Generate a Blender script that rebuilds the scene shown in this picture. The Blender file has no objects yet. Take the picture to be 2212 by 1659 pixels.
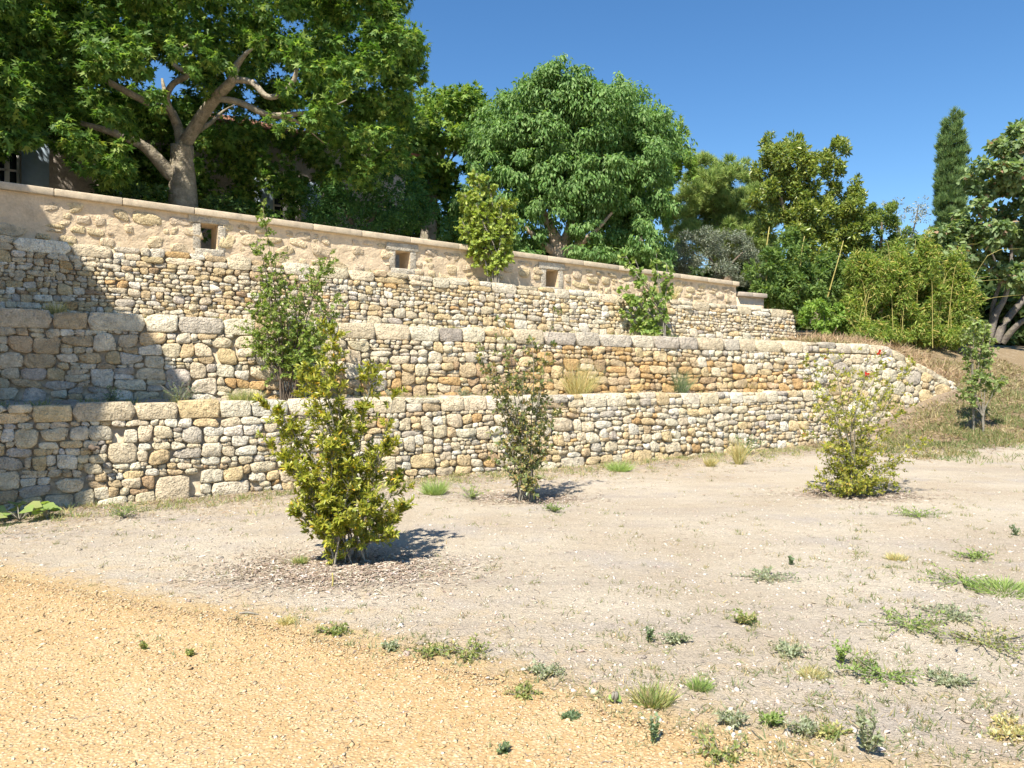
import bpy, math, random
import numpy as np
from mathutils import Vector, noise as mnoise

random.seed(7)
RNG = np.random.default_rng(11)
R = math.radians
SC = bpy.context.scene
COL = SC.collection

# ------------------------------------------------------------------ camera, sky, sun, exposure
EYE, FPX, CX, HY = 1.6, 1660.0, 1106.0, 790.0        # eye height, focal length / principal column / horizon row on a 2212 px wide frame
cam_d = bpy.data.cameras.new('camera')
cam_d.sensor_width = 36.0
cam_d.lens = 36.0 * FPX / 2212.0
cam_d.shift_y = -(829.5 - HY) / 2212.0
cam_d.clip_start, cam_d.clip_end = 0.1, 3000.0
cam = bpy.data.objects.new('camera', cam_d)
cam.location = (0, 0, EYE)
cam.rotation_euler = (R(90), 0, 0)
COL.objects.link(cam)
SC.camera = cam

SUN_AZ, SUN_EL = R(65), R(55)          # direction the shadows run to, counted from +X; elevation
SH = Vector((math.cos(SUN_AZ), math.sin(SUN_AZ), 0))
TO_SUN = Vector((-SH.x * math.cos(SUN_EL), -SH.y * math.cos(SUN_EL), math.sin(SUN_EL)))
world = bpy.data.worlds.new('World')
SC.world = world
world.use_nodes = True
wn = world.node_tree
sky = wn.nodes.new('ShaderNodeTexSky')
sky.sky_type = 'NISHITA'
sky.sun_disc = False
sky.sun_elevation = SUN_EL
sky.sun_rotation = math.atan2(TO_SUN.x, TO_SUN.y)
sky.altitude = 0
sky.air_density = 1.0
sky.dust_density = 0.0
sky.ozone_density = 4.0
bg = wn.nodes['Background']
hsv = wn.nodes.new('ShaderNodeHueSaturation')      # the deep azure of a dry southern sky
hsv.inputs['Saturation'].default_value = 1.2
wn.links.new(sky.outputs[0], hsv.inputs['Color'])
wn.links.new(hsv.outputs[0], bg.inputs[0])
bg.inputs[1].default_value = 0.09
sun_d = bpy.data.lights.new('sun', 'SUN')
sun_d.energy = 5.0
sun_d.angle = R(0.53)
sun_d.color = (1.0, 0.93, 0.81)
sun = bpy.data.objects.new('sun', sun_d)
sun.rotation_euler = TO_SUN.to_track_quat('Z', 'Y').to_euler()
sun.location = TO_SUN * 40
COL.objects.link(sun)
SC.view_settings.view_transform = 'Standard'
SC.view_settings.look = 'None'
SC.view_settings.exposure = 0.92
SC.view_settings.gamma = 1.0
SC.render.film_transparent = False
SC.cycles.max_bounces = 5
SC.cycles.diffuse_bounces = 3
SC.cycles.transmission_bounces = 3
SC.cycles.use_denoising = True
SC.cycles.use_adaptive_sampling = True
SC.cycles.adaptive_threshold = 0.02

# ------------------------------------------------------------------ helpers
def at(px, py, D):
    return Vector(((px - CX) / FPX * D, D, EYE + (HY - py) / FPX * D))

def smooth(a, b, x):
    t = min(1.0, max(0.0, (x - a) / (b - a)))
    return t * t * (3 - 2 * t)

def npsmooth(a, b, x):
    t = np.clip((x - a) / (b - a), 0, 1)
    return t * t * (3 - 2 * t)

def tag(o, label=None, cat=None, group=None, kind=None):
    if label: o['label'] = label
    if cat: o['category'] = cat
    if group: o['group'] = group
    if kind: o['kind'] = kind
    return o

def thing(name, label, cat, loc, group=None):
    o = bpy.data.objects.new(name, None)
    o.empty_display_size = 0.2
    o.location = loc
    COL.objects.link(o)
    return tag(o, label, cat, group, 'thing')

def worldloc(o):
    p = Vector((0, 0, 0))
    while o is not None:
        p = p + o.location
        o = o.parent
    return p

def mesh_np(name, V, F, mat, parent=None, col=None, smooth_=False, origin=None):
    """V (n,3) world coordinates, F (m,k) faces of one size (or list of arrays), col (n,3) colour per vertex."""
    V = np.asarray(V, dtype=np.float32).reshape(-1, 3)
    Fs = F if isinstance(F, list) else [F]
    Fs = [np.asarray(f, dtype=np.int32) for f in Fs if len(f)]
    base = np.array(worldloc(parent) if parent is not None else (origin if origin is not None else (0, 0, 0)), dtype=np.float32)
    loc = np.array(origin, dtype=np.float32) if origin is not None else base
    me = bpy.data.meshes.new(name)
    me.vertices.add(len(V))
    me.vertices.foreach_set('co', (V - loc).ravel())
    loops = np.concatenate([f.ravel() for f in Fs])
    counts = np.concatenate([np.full(len(f), f.shape[1], dtype=np.int32) for f in Fs])
    starts = np.concatenate([[0], np.cumsum(counts)[:-1]]).astype(np.int32)
    me.loops.add(len(loops))
    me.loops.foreach_set('vertex_index', loops)
    me.polygons.add(len(counts))
    me.polygons.foreach_set('loop_start', starts)
    me.polygons.foreach_set('loop_total', counts)
    if smooth_:
        me.polygons.foreach_set('use_smooth', np.ones(len(counts), dtype=bool))
    if col is not None:
        ca = me.color_attributes.new('col', 'FLOAT_COLOR', 'POINT')
        c4 = np.ones((len(V), 4), dtype=np.float32)
        c4[:, :3] = col
        ca.data.foreach_set('color', c4.ravel())
    me.update(calc_edges=True)
    me.materials.append(mat)
    o = bpy.data.objects.new(name, me)
    COL.objects.link(o)
    if parent is not None:
        o.parent = parent
        o.location = loc - base
    else:
        o.location = loc
    return o

# ------------------------------------------------------------------ materials
def new_mat(name):
    m = bpy.data.materials.new(name)
    m.use_nodes = True
    nt = m.node_tree
    return m, nt, nt.nodes['Principled BSDF'], nt.nodes['Material Output']

def N(nt, t, **kw):
    n = nt.nodes.new(t)
    for k, v in kw.items():
        setattr(n, k, v)
    return n

def tex_noise(nt, scale, detail=5, rough=0.6, coord=None):
    n = N(nt, 'ShaderNodeTexNoise')
    n.inputs['Scale'].default_value = scale
    n.inputs['Detail'].default_value = detail
    n.inputs['Roughness'].default_value = rough
    if coord is not None:
        nt.links.new(coord, n.inputs['Vector'])
    return n

def maprange(nt, sock, a, b, c, d):
    n = N(nt, 'ShaderNodeMapRange')
    nt.links.new(sock, n.inputs[0])
    for i, v in enumerate((a, b, c, d)):
        n.inputs[i + 1].default_value = v
    return n.outputs[0]

def mixcol(nt, fac, a, b, mode='MIX'):
    n = N(nt, 'ShaderNodeMix', data_type='RGBA', blend_type=mode)
    for i, s in ((0, fac), (6, a), (7, b)):
        if hasattr(s, 'type') and hasattr(s, 'links'):
            nt.links.new(s, n.inputs[i])
        else:
            n.inputs[i].default_value = s if i == 0 else (*s, 1)
    return n.outputs[2]

def bump(nt, p, heights, dist=0.02):
    prev = None
    for h, strength, d in heights:
        b = N(nt, 'ShaderNodeBump')
        b.inputs['Strength'].default_value = strength
        b.inputs['Distance'].default_value = d
        nt.links.new(h, b.inputs['Height'])
        if prev is not None:
            nt.links.new(prev, b.inputs['Normal'])
        prev = b.outputs[0]
    nt.links.new(prev, p.inputs['Normal'])

def geo_pos(nt):
    return N(nt, 'ShaderNodeNewGeometry').outputs['Position']

def mat_attr(name, rough=0.9, var=0.35, nscale=9, bumps=((22, .6, .02), (90, .5, .006)), stain=None):
    """Base colour from the piece's own colour, broken up by grain, with fine relief."""
    m, nt, p, out = new_mat(name)
    pos = geo_pos(nt)
    a = N(nt, 'ShaderNodeAttribute', attribute_name='col')
    n1 = tex_noise(nt, nscale, 3, 0.65, pos)
    v = maprange(nt, n1.outputs[0], 0.25, 0.75, 1 - var, 1 + var)
    n2 = tex_noise(nt, nscale * 7, 2, 0.7, pos)
    v2 = maprange(nt, n2.outputs[0], 0.3, 0.7, 1 - var * .5, 1 + var * .5)
    mu = N(nt, 'ShaderNodeMath', operation='MULTIPLY')
    nt.links.new(v, mu.inputs[0]); nt.links.new(v2, mu.inputs[1])
    cc = N(nt, 'ShaderNodeCombineColor')
    for i in range(3):
        nt.links.new(mu.outputs[0], cc.inputs[i])
    c = mixcol(nt, 1.0, a.outputs['Color'], cc.outputs[0], 'MULTIPLY')
    if stain is not None:
        n3 = tex_noise(nt, stain[1], 3, 0.7, pos)
        f = maprange(nt, n3.outputs[0], stain[2], stain[2] + .12, 0, stain[3])
        c = mixcol(nt, f, c, stain[0])
    nt.links.new(c, p.inputs['Base Color'])
    p.inputs['Roughness'].default_value = rough
    p.inputs['Specular IOR Level'].default_value = 0.2
    hs = []
    for s, st, d in bumps:
        hs.append((tex_noise(nt, s, 2.5, 0.65, pos).outputs[0], st, d))
    bump(nt, p, hs)
    return m

def mat_leaf(name, trans=0.35, rough=0.5, spec=0.2, tint=(1.25, 1.3, 0.6)):
    m, nt, p, out = new_mat(name)
    a = N(nt, 'ShaderNodeAttribute', attribute_name='col')
    nt.links.new(a.outputs['Color'], p.inputs['Base Color'])
    p.inputs['Roughness'].default_value = rough
    p.inputs['Specular IOR Level'].default_value = spec
    t = N(nt, 'ShaderNodeBsdfTranslucent')
    tc = mixcol(nt, 1.0, a.outputs['Color'], tint, 'MULTIPLY')
    nt.links.new(tc, t.inputs['Color'])
    mx = N(nt, 'ShaderNodeMixShader')
    mx.inputs[0].default_value = trans
    nt.links.new(p.outputs[0], mx.inputs[1]); nt.links.new(t.outputs[0], mx.inputs[2])
    nt.links.new(mx.outputs[0], out.inputs['Surface'])
    return m

def mat_plain(name, colr, rough=0.8, var=0.25, scale=8, b=((30, .4, .01),), metal=0, spec=.3):
    m, nt, p, out = new_mat(name)
    pos = geo_pos(nt)
    n1 = tex_noise(nt, scale, 6, 0.65, pos)
    lo = tuple(c * (1 - var) for c in colr); hi = tuple(min(1, c * (1 + var)) for c in colr)
    f = maprange(nt, n1.outputs[0], 0.3, 0.7, 0, 1)
    nt.links.new(mixcol(nt, f, lo, hi), p.inputs['Base Color'])
    p.inputs['Roughness'].default_value = rough
    p.inputs['Metallic'].default_value = metal
    p.inputs['Specular IOR Level'].default_value = spec
    if b:
        bump(nt, p, [(tex_noise(nt, s, 5, .6, pos).outputs[0], st, d) for s, st, d in b])
    return m

M = {}
M['stone'] = mat_attr('limestone', 0.92, 0.32, 9, ((13, 1.0, .06), (42, 1.0, .03), (150, .8, .008)), stain=((.16, .135, .11), 11, .63, .45))
M['core'] = mat_plain('wall_core', (.46, .38, .27), .95, .4, 12)
M['mortar'] = mat_attr('lime_render', 0.95, 0.16, 5, ((8, .8, .03), (30, .7, .012), (120, .5, .004)), stain=((.38, .27, .16), 2.2, .6, .45))
M['coping'] = mat_attr('cast_coping', 0.9, 0.2, 6, ((25, .3, .006), (120, .4, .003)), stain=((.22, .19, .15), 5, .58, .4))
M['leaf'] = mat_leaf('leaf', .42)
M['leaf_gloss'] = mat_leaf('leaf_gloss', .32, .36, .45)
M['leaf_matt'] = mat_leaf('leaf_matt', .22, .7, .15, (1.1, 1.15, .7))
M['needle'] = mat_leaf('needle', .15, .7, .15, (1.1, 1.2, .6))
M['grass'] = mat_leaf('grass', .35, .6, .2)
M['dry'] = mat_leaf('dry_stalk', .15, .8, .15, (1.1, 1.0, .8))
M['bark'] = mat_attr('bark', 0.9, 0.4, 5, ((7, .8, .06), (30, .7, .02)), stain=((.20, .18, .12), 6, .50, .75))
M['stem'] = mat_plain('stem', (.13, .10, .075), .85, .3, 20)
M['stem_grey'] = mat_plain('stem_grey', (.24, .22, .18), .85, .3, 20)
M['culm'] = mat_plain('culm', (.42, .36, .12), .5, .3, 6)

def mat_ground():
    m, nt, p, out = new_mat('dry_soil')
    pos = geo_pos(nt)
    a = N(nt, 'ShaderNodeAttribute', attribute_name='col')
    sep = N(nt, 'ShaderNodeSeparateColor')
    nt.links.new(a.outputs['Color'], sep.inputs[0])
    big = tex_noise(nt, 0.55, 6, .62, pos)
    mid = tex_noise(nt, 4.5, 6, .7, pos)
    fine = tex_noise(nt, 60, 5, .75, pos)
    f1 = maprange(nt, big.outputs[0], .38, .62, 0, 1)
    c = mixcol(nt, f1, (.458, .382, .286), (.540, .472, .370))
    # greyer trodden soil
    g = tex_noise(nt, 0.9, 5, .6, pos)
    c = mixcol(nt, maprange(nt, g.outputs[0], .54, .66, 0, .7), c, (.44, .395, .35))
    st_v = N(nt, 'ShaderNodeVectorMath', operation='MULTIPLY'); nt.links.new(pos, st_v.inputs[0]); st_v.inputs[1].default_value = (.28, 1.5, 1)
    stk_ = tex_noise(nt, 1.1, 5, .65, st_v.outputs[0])
    c = mixcol(nt, maprange(nt, stk_.outputs[0], .50, .68, 0, .65), c, (.405, .350, .295))
    c = mixcol(nt, maprange(nt, stk_.outputs[0], .44, .30, 0, .5), c, (.58, .505, .405))
    # orange fines that drift off the path
    o = mixcol(nt, maprange(nt, mid.outputs[0], .35, .65, 0, 1), (.52, .36, .17), (.58, .43, .24))
    fo = N(nt, 'ShaderNodeMath', operation='ADD'); nt.links.new(sep.outputs[0], fo.inputs[0])
    nt.links.new(maprange(nt, mid.outputs[0], .3, .7, -.35, .35), fo.inputs[1])
    c = mixcol(nt, maprange(nt, fo.outputs[0], .25, .85, 0, 1), c, o)
    # dead straw on the bank
    s = mixcol(nt, maprange(nt, fine.outputs[0], .35, .65, 0, 1), (.20, .145, .085), (.34, .26, .16))
    fs = N(nt, 'ShaderNodeMath', operation='ADD'); nt.links.new(sep.outputs[1], fs.inputs[0])
    nt.links.new(maprange(nt, mid.outputs[0], .3, .7, -.3, .3), fs.inputs[1])
    c = mixcol(nt, maprange(nt, fs.outputs[0], .3, .8, 0, 1), c, s)
    # brown mulch and humus
    b = mixcol(nt, maprange(nt, fine.outputs[0], .35, .65, 0, 1), (.24, .185, .14), (.40, .33, .26))
    fb = N(nt, 'ShaderNodeMath', operation='ADD'); nt.links.new(sep.outputs[2], fb.inputs[0])
    nt.links.new(maprange(nt, mid.outputs[0], .3, .7, -.3, .3), fb.inputs[1])
    c = mixcol(nt, maprange(nt, fb.outputs[0], .3, .8, 0, .9), c, b)
    # pebbly speckle
    vo = N(nt, 'ShaderNodeTexVoronoi'); vo.inputs['Scale'].default_value = 55; nt.links.new(pos, vo.inputs['Vector'])
    sp = maprange(nt, vo.outputs['Distance'], .12, .5, 1.12, .88)
    spc = N(nt, 'ShaderNodeCombineColor')
    for i in range(3): nt.links.new(sp, spc.inputs[i])
    c = mixcol(nt, .8, c, spc.outputs[0], 'MULTIPLY')
    fv = maprange(nt, fine.outputs[0], .3, .7, .76, 1.24)
    fvc = N(nt, 'ShaderNodeCombineColor')
    for i in range(3): nt.links.new(fv, fvc.inputs[i])
    c = mixcol(nt, 1.0, c, fvc.outputs[0], 'MULTIPLY')
    nt.links.new(c, p.inputs['Base Color'])
    p.inputs['Roughness'].default_value = .95
    p.inputs['Specular IOR Level'].default_value = .15
    vinv = maprange(nt, vo.outputs['Distance'], 0, .6, 1, 0)
    bump(nt, p, [(mid.outputs[0], .7, .07), (vinv, .5, .012), (fine.outputs[0], .9, .016)])
    return m
M['ground'] = mat_ground()

def mat_path():
    m, nt, p, out = new_mat('ochre_gravel')
    pos = geo_pos(nt)
    big = tex_noise(nt, 0.8, 5, .6, pos)
    mid = tex_noise(nt, 7, 6, .7, pos)
    fine = tex_noise(nt, 80, 5, .75, pos)
    vo = N(nt, 'ShaderNodeTexVoronoi'); vo.inputs['Scale'].default_value = 62; nt.links.new(pos, vo.inputs['Vector'])
    c = mixcol(nt, maprange(nt, big.outputs[0], .35, .65, 0, 1), (.445, .305, .160), (.515, .388, .228))
    c = mixcol(nt, maprange(nt, mid.outputs[0], .4, .7, 0, .7), c, (.415, .268, .125))
    drift = tex_noise(nt, 2.3, 5, .65, pos)
    c = mixcol(nt, maprange(nt, drift.outputs[0], .52, .68, 0, .7), c, (.53, .415, .26))
    cv = N(nt, 'ShaderNodeSeparateColor'); nt.links.new(vo.outputs['Color'], cv.inputs[0])
    c = mixcol(nt, maprange(nt, cv.outputs[0], .55, .75, 0, .7), c, (.57, .45, .28))
    c = mixcol(nt, maprange(nt, vo.outputs['Distance'], .38, .62, 0, .55), c, (.36, .22, .09))
    fv = maprange(nt, fine.outputs[0], .3, .7, .82, 1.18)
    fvc = N(nt, 'ShaderNodeCombineColor')
    for i in range(3): nt.links.new(fv, fvc.inputs[i])
    c = mixcol(nt, 1.0, c, fvc.outputs[0], 'MULTIPLY')
    nt.links.new(c, p.inputs['Base Color'])
    p.inputs['Roughness'].default_value = .95
    p.inputs['Specular IOR Level'].default_value = .15
    vinv = maprange(nt, vo.outputs['Distance'], 0, .6, 1, 0)
    bump(nt, p, [(mid.outputs[0], .5, .02), (vinv, .6, .01), (fine.outputs[0], .5, .006)])
    return m
M['path'] = mat_path()

# ------------------------------------------------------------------ wall lines (plan)
class Line:
    """A straight wall line in plan: u metres from the point that the frame's left edge meets; out = towards the camera."""
    def __init__(s, A, B):
        s.A = Vector((A[0], A[1], 0)); d = Vector((B[0] - A[0], B[1] - A[1], 0))
        s.L = d.length; s.d = d.normalized(); s.out = Vector((s.d.y, -s.d.x, 0))
    def p(s, u, z=0.0, depth=0.0):
        q = s.A + s.d * u + s.out * depth
        return Vector((q.x, q.y, z))
    def u_at(s, px):
        k = (px - CX) / FPX
        return (k * s.A.y - s.A.x) / (s.d.x - k * s.d.y)
    def D(s, u):
        return s.A.y + s.d.y * u
    def qs(s, x, y):                     # along, behind
        rx, ry = x - s.A.x, y - s.A.y
        return rx * s.d.x + ry * s.d.y, -(rx * s.out.x + ry * s.out.y)

T1 = Line((-5.53, 8.3), (5.95, 15.3))
T2 = Line((-6.2, 9.4), (6.1, 15.6))
T3 = Line((-7.0, 10.6), (7.46, 20.0))
PA = Line((-7.4, 11.2), (5.83, 20.0))
EXT = -2.35
BAT = 0.13

def top1(u): return 1.175 - .075 * u / T1.L
def top2(u): return 2.31 - .22 * u / T2.L
def top3(u): return 3.42 - .40 * u / T3.L
def topP(u): return 4.27 - .49 * u / PA.L
TW = Line((6.1, 15.6), (10.1, 17.6))     # the wing of the middle wall that runs into the bank

# ------------------------------------------------------------------ ground
def gh(x, y):
    """height of the ground sheet"""
    x = np.asarray(x, float); y = np.asarray(y, float)
    rx, ry = x - 6.1, y - 15.6
    t = rx * TW.d.x + ry * TW.d.y
    q = -rx * TW.out.x - ry * TW.out.y
    front = 1.12 * npsmooth(-.6, 5.4, t) * npsmooth(-4.2, .1, q)
    front = np.where(t > 4.5, front + (1.12 - front) * 0, front)
    far = 1.12 * npsmooth(-.6, 5.4, t) + 1.05 * npsmooth(0, 3.2, q) * npsmooth(-1, 5, t) + 0.75 * npsmooth(3, 10, q)
    wt = np.where(t < 2.3, 2.0, 2.0 - (t - 2.3) / 2.2 * .87)
    beh = wt + (2.22 - wt) * npsmooth(.2, 2.6, q) + .7 * npsmooth(3, 10, q)
    beh = np.where((t < -1.5), .6, beh)
    k = npsmooth(4.4, 5.4, t)
    behind = beh * (1 - k) + far * k
    w = npsmooth(.14, .42, q)
    h = front * (1 - w) + behind * w
    # ground under the terraces stays low
    h = np.where((t < -1.5) & (q > .3), .6, h)
    return h

def gnoise(x, y):
    return np.array([mnoise.noise((a * .7, b * .7, 0)) * .022 + mnoise.noise((a * 2.6, b * 2.6, 3)) * .008 for a, b in zip(x, y)])

def ground_at(px, py):
    """where the ray through this pixel meets the ground"""
    if py <= HY + 4:
        D = 20.0
    lo, hi = 1.0, 60.0
    prev = None
    for i in range(400):
        D = 2.6 + i * .08
        z = EYE + (HY - py) / FPX * D
        x = (px - CX) / FPX * D
        if z <= float(gh(x, D)):
            return Vector((x, D, float(gh(x, D))))
    return Vector((x, D, float(gh(x, D))))

PATH_PX = [(-900, 1130), (-500, 1165), (0, 1238), (130, 1262), (330, 1305), (560, 1343), (760, 1388), (960, 1432), (1150, 1482), (1330, 1540), (1560, 1602), (1800, 1668), (2050, 1740)]
PB = [(((px - CX) / FPX) * (EYE * FPX / (py - HY)), EYE * FPX / (py - HY)) for px, py in PATH_PX]
PBX = np.array([a for a, b in PB]); PBY = np.array([b for a, b in PB])
def path_edge(x):
    return np.interp(x, PBX, PBY)

MULCH = [(ground_at(735, 1232), 1.05, .62), (ground_at(1140, 1075), .8, .5), (ground_at(1850, 1068), 1.0, .55)]

def seg(a, b, s):
    return np.arange(a, b, s)
gx = np.concatenate([[-600, -300, -150, -80, -50, -35, -25, -19, -16, -14], seg(-13, -8, .4), seg(-8, 6, .16), seg(6, 16, .13), seg(16, 22, .4), [23, 25, 28, 32, 38, 48, 65, 100, 160, 300, 600]])
gy = np.concatenate([[-600, -300, -120, -60, -30, -15, -8, -4, -2, -1], seg(0, 2.4, .4), seg(2.4, 20, .13), seg(20, 30, .3), [31, 33, 36, 40, 46, 55, 70, 100, 160, 300, 600, 1200]])
GX, GY = np.meshgrid(gx, gy)
hx, hy = GX.ravel(), GY.ravel()
hz = gh(hx, hy) + gnoise(hx, hy) * (np.abs(hx) < 60)
nx, ny = len(gx), len(gy)
ii = (np.arange(ny - 1)[:, None] * nx + np.arange(nx - 1)[None, :]).ravel()
GF = np.stack([ii, ii + 1, ii + nx + 1, ii + nx], 1)
gd = hy - path_edge(hx)
m_or = np.clip(1.0 - gd / .55, 0, 1) * (hx < 4) * .9
m_or = np.maximum(m_or, .28 * npsmooth(2.2, .2, gd) * (hx < 2.5))
tt = (hx - 6.1) * TW.d.x + (hy - 15.6) * TW.d.y
qq = -(hx - 6.1) * TW.out.x - (hy - 15.6) * TW.out.y
m_st = npsmooth(-1.0, 2.5, tt) * npsmooth(-3.6, -1.9, qq)
path_clear = np.exp(-((qq - 2.4 - .1 * (tt - 8)) / .8) ** 2) * npsmooth(6.4, 8, tt)
m_st = m_st * (1 - .2 * path_clear)
u1 = (hx - T1.A.x) * T1.d.x + (hy - T1.A.y) * T1.d.y
q1 = (hx - T1.A.x) * T1.out.x + (hy - T1.A.y) * T1.out.y
m_mu = npsmooth(1.6, .1, q1) * (q1 > -.3) * .62
for c, ra, rb in MULCH:
    m_mu = np.maximum(m_mu, npsmooth(1.2, .35, np.sqrt(((hx - c.x) / ra) ** 2 + ((hy - c.y) / rb) ** 2)) * .95)
gcol = np.stack([m_or, m_st, m_mu], 1)
ground = mesh_np('ground', np.stack([hx, hy, hz], 1), GF, M['ground'], col=gcol, smooth_=True)
tag(ground, kind='structure')

# ochre gravel path
pxs = np.concatenate([seg(-9, -4.5, .2), seg(-4.5, 1.9, .045)])
edge = np.array([float(path_edge(x)) + mnoise.noise((x * 2.2, 5, 0)) * .10 + mnoise.noise((x * 8, 9, 0)) * .045 for x in pxs])
rows = np.concatenate([[0, .03, .07, .12, .2], np.arange(.3, 5.2, .14), [6.5, 8]])
PXX = np.repeat(pxs[None, :], len(rows), 0)
PYY = edge[None, :] - rows[:, None] * np.ones_like(PXX)
pv = np.stack([PXX.ravel(), PYY.ravel()], 1)
pz = gnoise(pv[:, 0], pv[:, 1]) + np.repeat(np.array([-.012, .0, .006, .009, .01] + [.011] * (len(rows) - 5)), len(pxs))
npx = len(pxs)
ii = (np.arange(len(rows) - 1)[:, None] * npx + np.arange(npx - 1)[None, :]).ravel()
path = mesh_np('path', np.column_stack([pv, pz]), np.stack([ii, ii + npx, ii + npx + 1, ii + 1], 1), M['path'], smooth_=True)
tag(path, kind='structure')

# ------------------------------------------------------------------ terraces and the upper garden
def strip(name, la, lb, za, zb, ua, ub, n, off_a, off_b, mat, colr, lump=.03):
    V, F = [], []
    m = 7
    for i in range(n + 1):
        s = i / n
        pa = la.p(ua[0] + (ua[1] - ua[0]) * s, za(ua[0] + (ua[1] - ua[0]) * s), off_a)
        pb = lb.p(ub[0] + (ub[1] - ub[0]) * s, zb(ub[0] + (ub[1] - ub[0]) * s), off_b)
        for j in range(m + 1):
            q = pa.lerp(pb, j / m)
            q.z += mnoise.noise((q.x * 1.6, q.y * 1.6, 7)) * lump
            V.append(q)
    F = [(i * (m + 1) + j, (i + 1) * (m + 1) + j, (i + 1) * (m + 1) + j + 1, i * (m + 1) + j + 1) for i in range(n) for j in range(m)]
    o = mesh_np(name, [tuple(v) for v in V], np.array(F), mat, col=np.tile(np.array(colr), (len(V), 1)), smooth_=True)
    tag(o, kind='structure')
    return o
strip('terrace', T1, T2, lambda u: top1(u) - .07, lambda u: top1(u * T1.L / T2.L) - .0, (EXT, T1.L + .3), (EXT, T2.L + .3), 90, -.30, -.05, M['ground'], (0.1, .35, .35))
strip('terrace', T2, T3, lambda u: top2(u) - .08, lambda u: top2(u * T2.L / T3.L) - .02, (EXT, T2.L + 3.2), (EXT, T3.L), 90, -.36, -.05, M['ground'], (0.1, .35, .35))
strip('terrace', T3, PA, lambda u: top3(u) - .08, lambda u: top3(u * T3.L / PA.L) - .04, (EXT, T3.L), (EXT, PA.L + 2.5), 90, -.36, .1, M['ground'], (0.1, .35, .35))
# garden behind the parapet, falling away at its right-hand end
V, F = [], []
uu = [-14, -8, -4, -2] + [i * .8 for i in range(0, 27)] + [23, 26, 30]
qv = [.0, .6, 1.5, 3, 5, 8, 12, 18, 28, 45]
for u in uu:
    for q in qv:
        p = PA.p(u, 0, -.25 - q)
        p.z = 3.28 - .45 * max(0, u) / PA.L - 1.5 * smooth(PA.L + .3, PA.L + 5.5, u) + mnoise.noise((p.x * .5, p.y * .5, 1)) * .05
        V.append(tuple(p))
F = [(i * len(qv) + j, (i + 1) * len(qv) + j, (i + 1) * len(qv) + j + 1, i * len(qv) + j + 1) for i in range(len(uu) - 1) for j in range(len(qv) - 1)]
o = mesh_np('garden_terrain', V, np.array(F), M['ground'], col=np.tile(np.array((.1, .5, .3)), (len(V), 1)), smooth_=True)
tag(o, kind='structure')

# ------------------------------------------------------------------ dry-stone walls
def clip_half(poly, nx_, ny_, c):
    """keep nx*x + ny*y <= c"""
    out = []
    n = len(poly)
    for i in range(n):
        x0, y0 = poly[i]; x1, y1 = poly[(i + 1) % n]
        d0 = nx_ * x0 + ny_ * y0 - c; d1 = nx_ * x1 + ny_ * y1 - c
        if d0 <= 0:
            out.append((x0, y0))
        if (d0 < 0 < d1) or (d1 < 0 < d0):
            k = d0 / (d0 - d1)
            out.append((x0 + (x1 - x0) * k, y0 + (y1 - y0) * k))
    return out

def pack_cells(region, an, sizes, rng, scale=lambda u: 1.0, fill=.04):
    """Power-diagram cells inside a convex region (u, v); v is stretched by an while packing so stones lie flat."""
    reg = [(u, v * an) for u, v in region]
    us = [p[0] for p in reg]; vs = [p[1] for p in reg]
    u0, u1, v0, v1 = min(us), max(us), min(vs), max(vs)
    hp = []
    n = len(reg)
    for i in range(n):
        ax, ay = reg[i]; bx, by = reg[(i + 1) % n]
        nx_, ny_ = (by - ay), -(bx - ax)          # outward normal for counter-clockwise order
        l = math.hypot(nx_, ny_)
        if l > 1e-9:
            hp.append((nx_ / l, ny_ / l, (nx_ * ax + ny_ * ay) / l))
    area = (u1 - u0) * (v1 - v0)
    P = np.zeros((0, 2)); Q = np.zeros(0)
    Pl, Ql = [], []
    cell = .5
    grid = {}
    def ok(x, y, r, slack):
        gx_, gy_ = int(x / cell), int(y / cell)
        for i in (-1, 0, 1):
            for j in (-1, 0, 1):
                for k in grid.get((gx_ + i, gy_ + j), ()):
                    dx, dy = Pl[k][0] - x, Pl[k][1] - y
                    rr = (r + Ql[k]) * slack
                    if dx * dx + dy * dy < rr * rr:
                        return False
        return True
    for (r0, r1, dens, slack) in sizes:
        tries = int(area * dens)
        for _ in range(tries):
            x = rng.uniform(u0, u1); y = rng.uniform(v0, v1)
            r = rng.uniform(r0, r1) * scale(x)
            if any(a * x + b * y > c - r * .55 for a, b, c in hp):
                continue
            if ok(x, y, r, slack):
                Pl.append((x, y)); Ql.append(r)
                grid.setdefault((int(x / cell), int(y / cell)), []).append(len(Pl) - 1)
    A = np.array(Pl); Rr = np.array(Ql)
    cells = []
    for i in range(len(A)):
        d2 = ((A - A[i]) ** 2).sum(1)
        near = np.argsort(d2)[1:26]
        b = Rr[i] * 2.6
        poly = [(A[i][0] - b, A[i][1] - b), (A[i][0] + b, A[i][1] - b), (A[i][0] + b, A[i][1] + b), (A[i][0] - b, A[i][1] + b)]
        for j in near:
            dx, dy = A[j] - A[i]
            c = ((A[j] ** 2).sum() - (A[i] ** 2).sum() + Rr[i] ** 2 - Rr[j] ** 2) / 2
            poly = clip_half(poly, dx, dy, c)
            if len(poly) < 3: break
        for a, bb, c in hp:
            if len(poly) < 3: break
            poly = clip_half(poly, a, bb, c)
        if len(poly) >= 3:
            cells.append([(x, y / an) for x, y in poly])
    return cells

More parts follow.
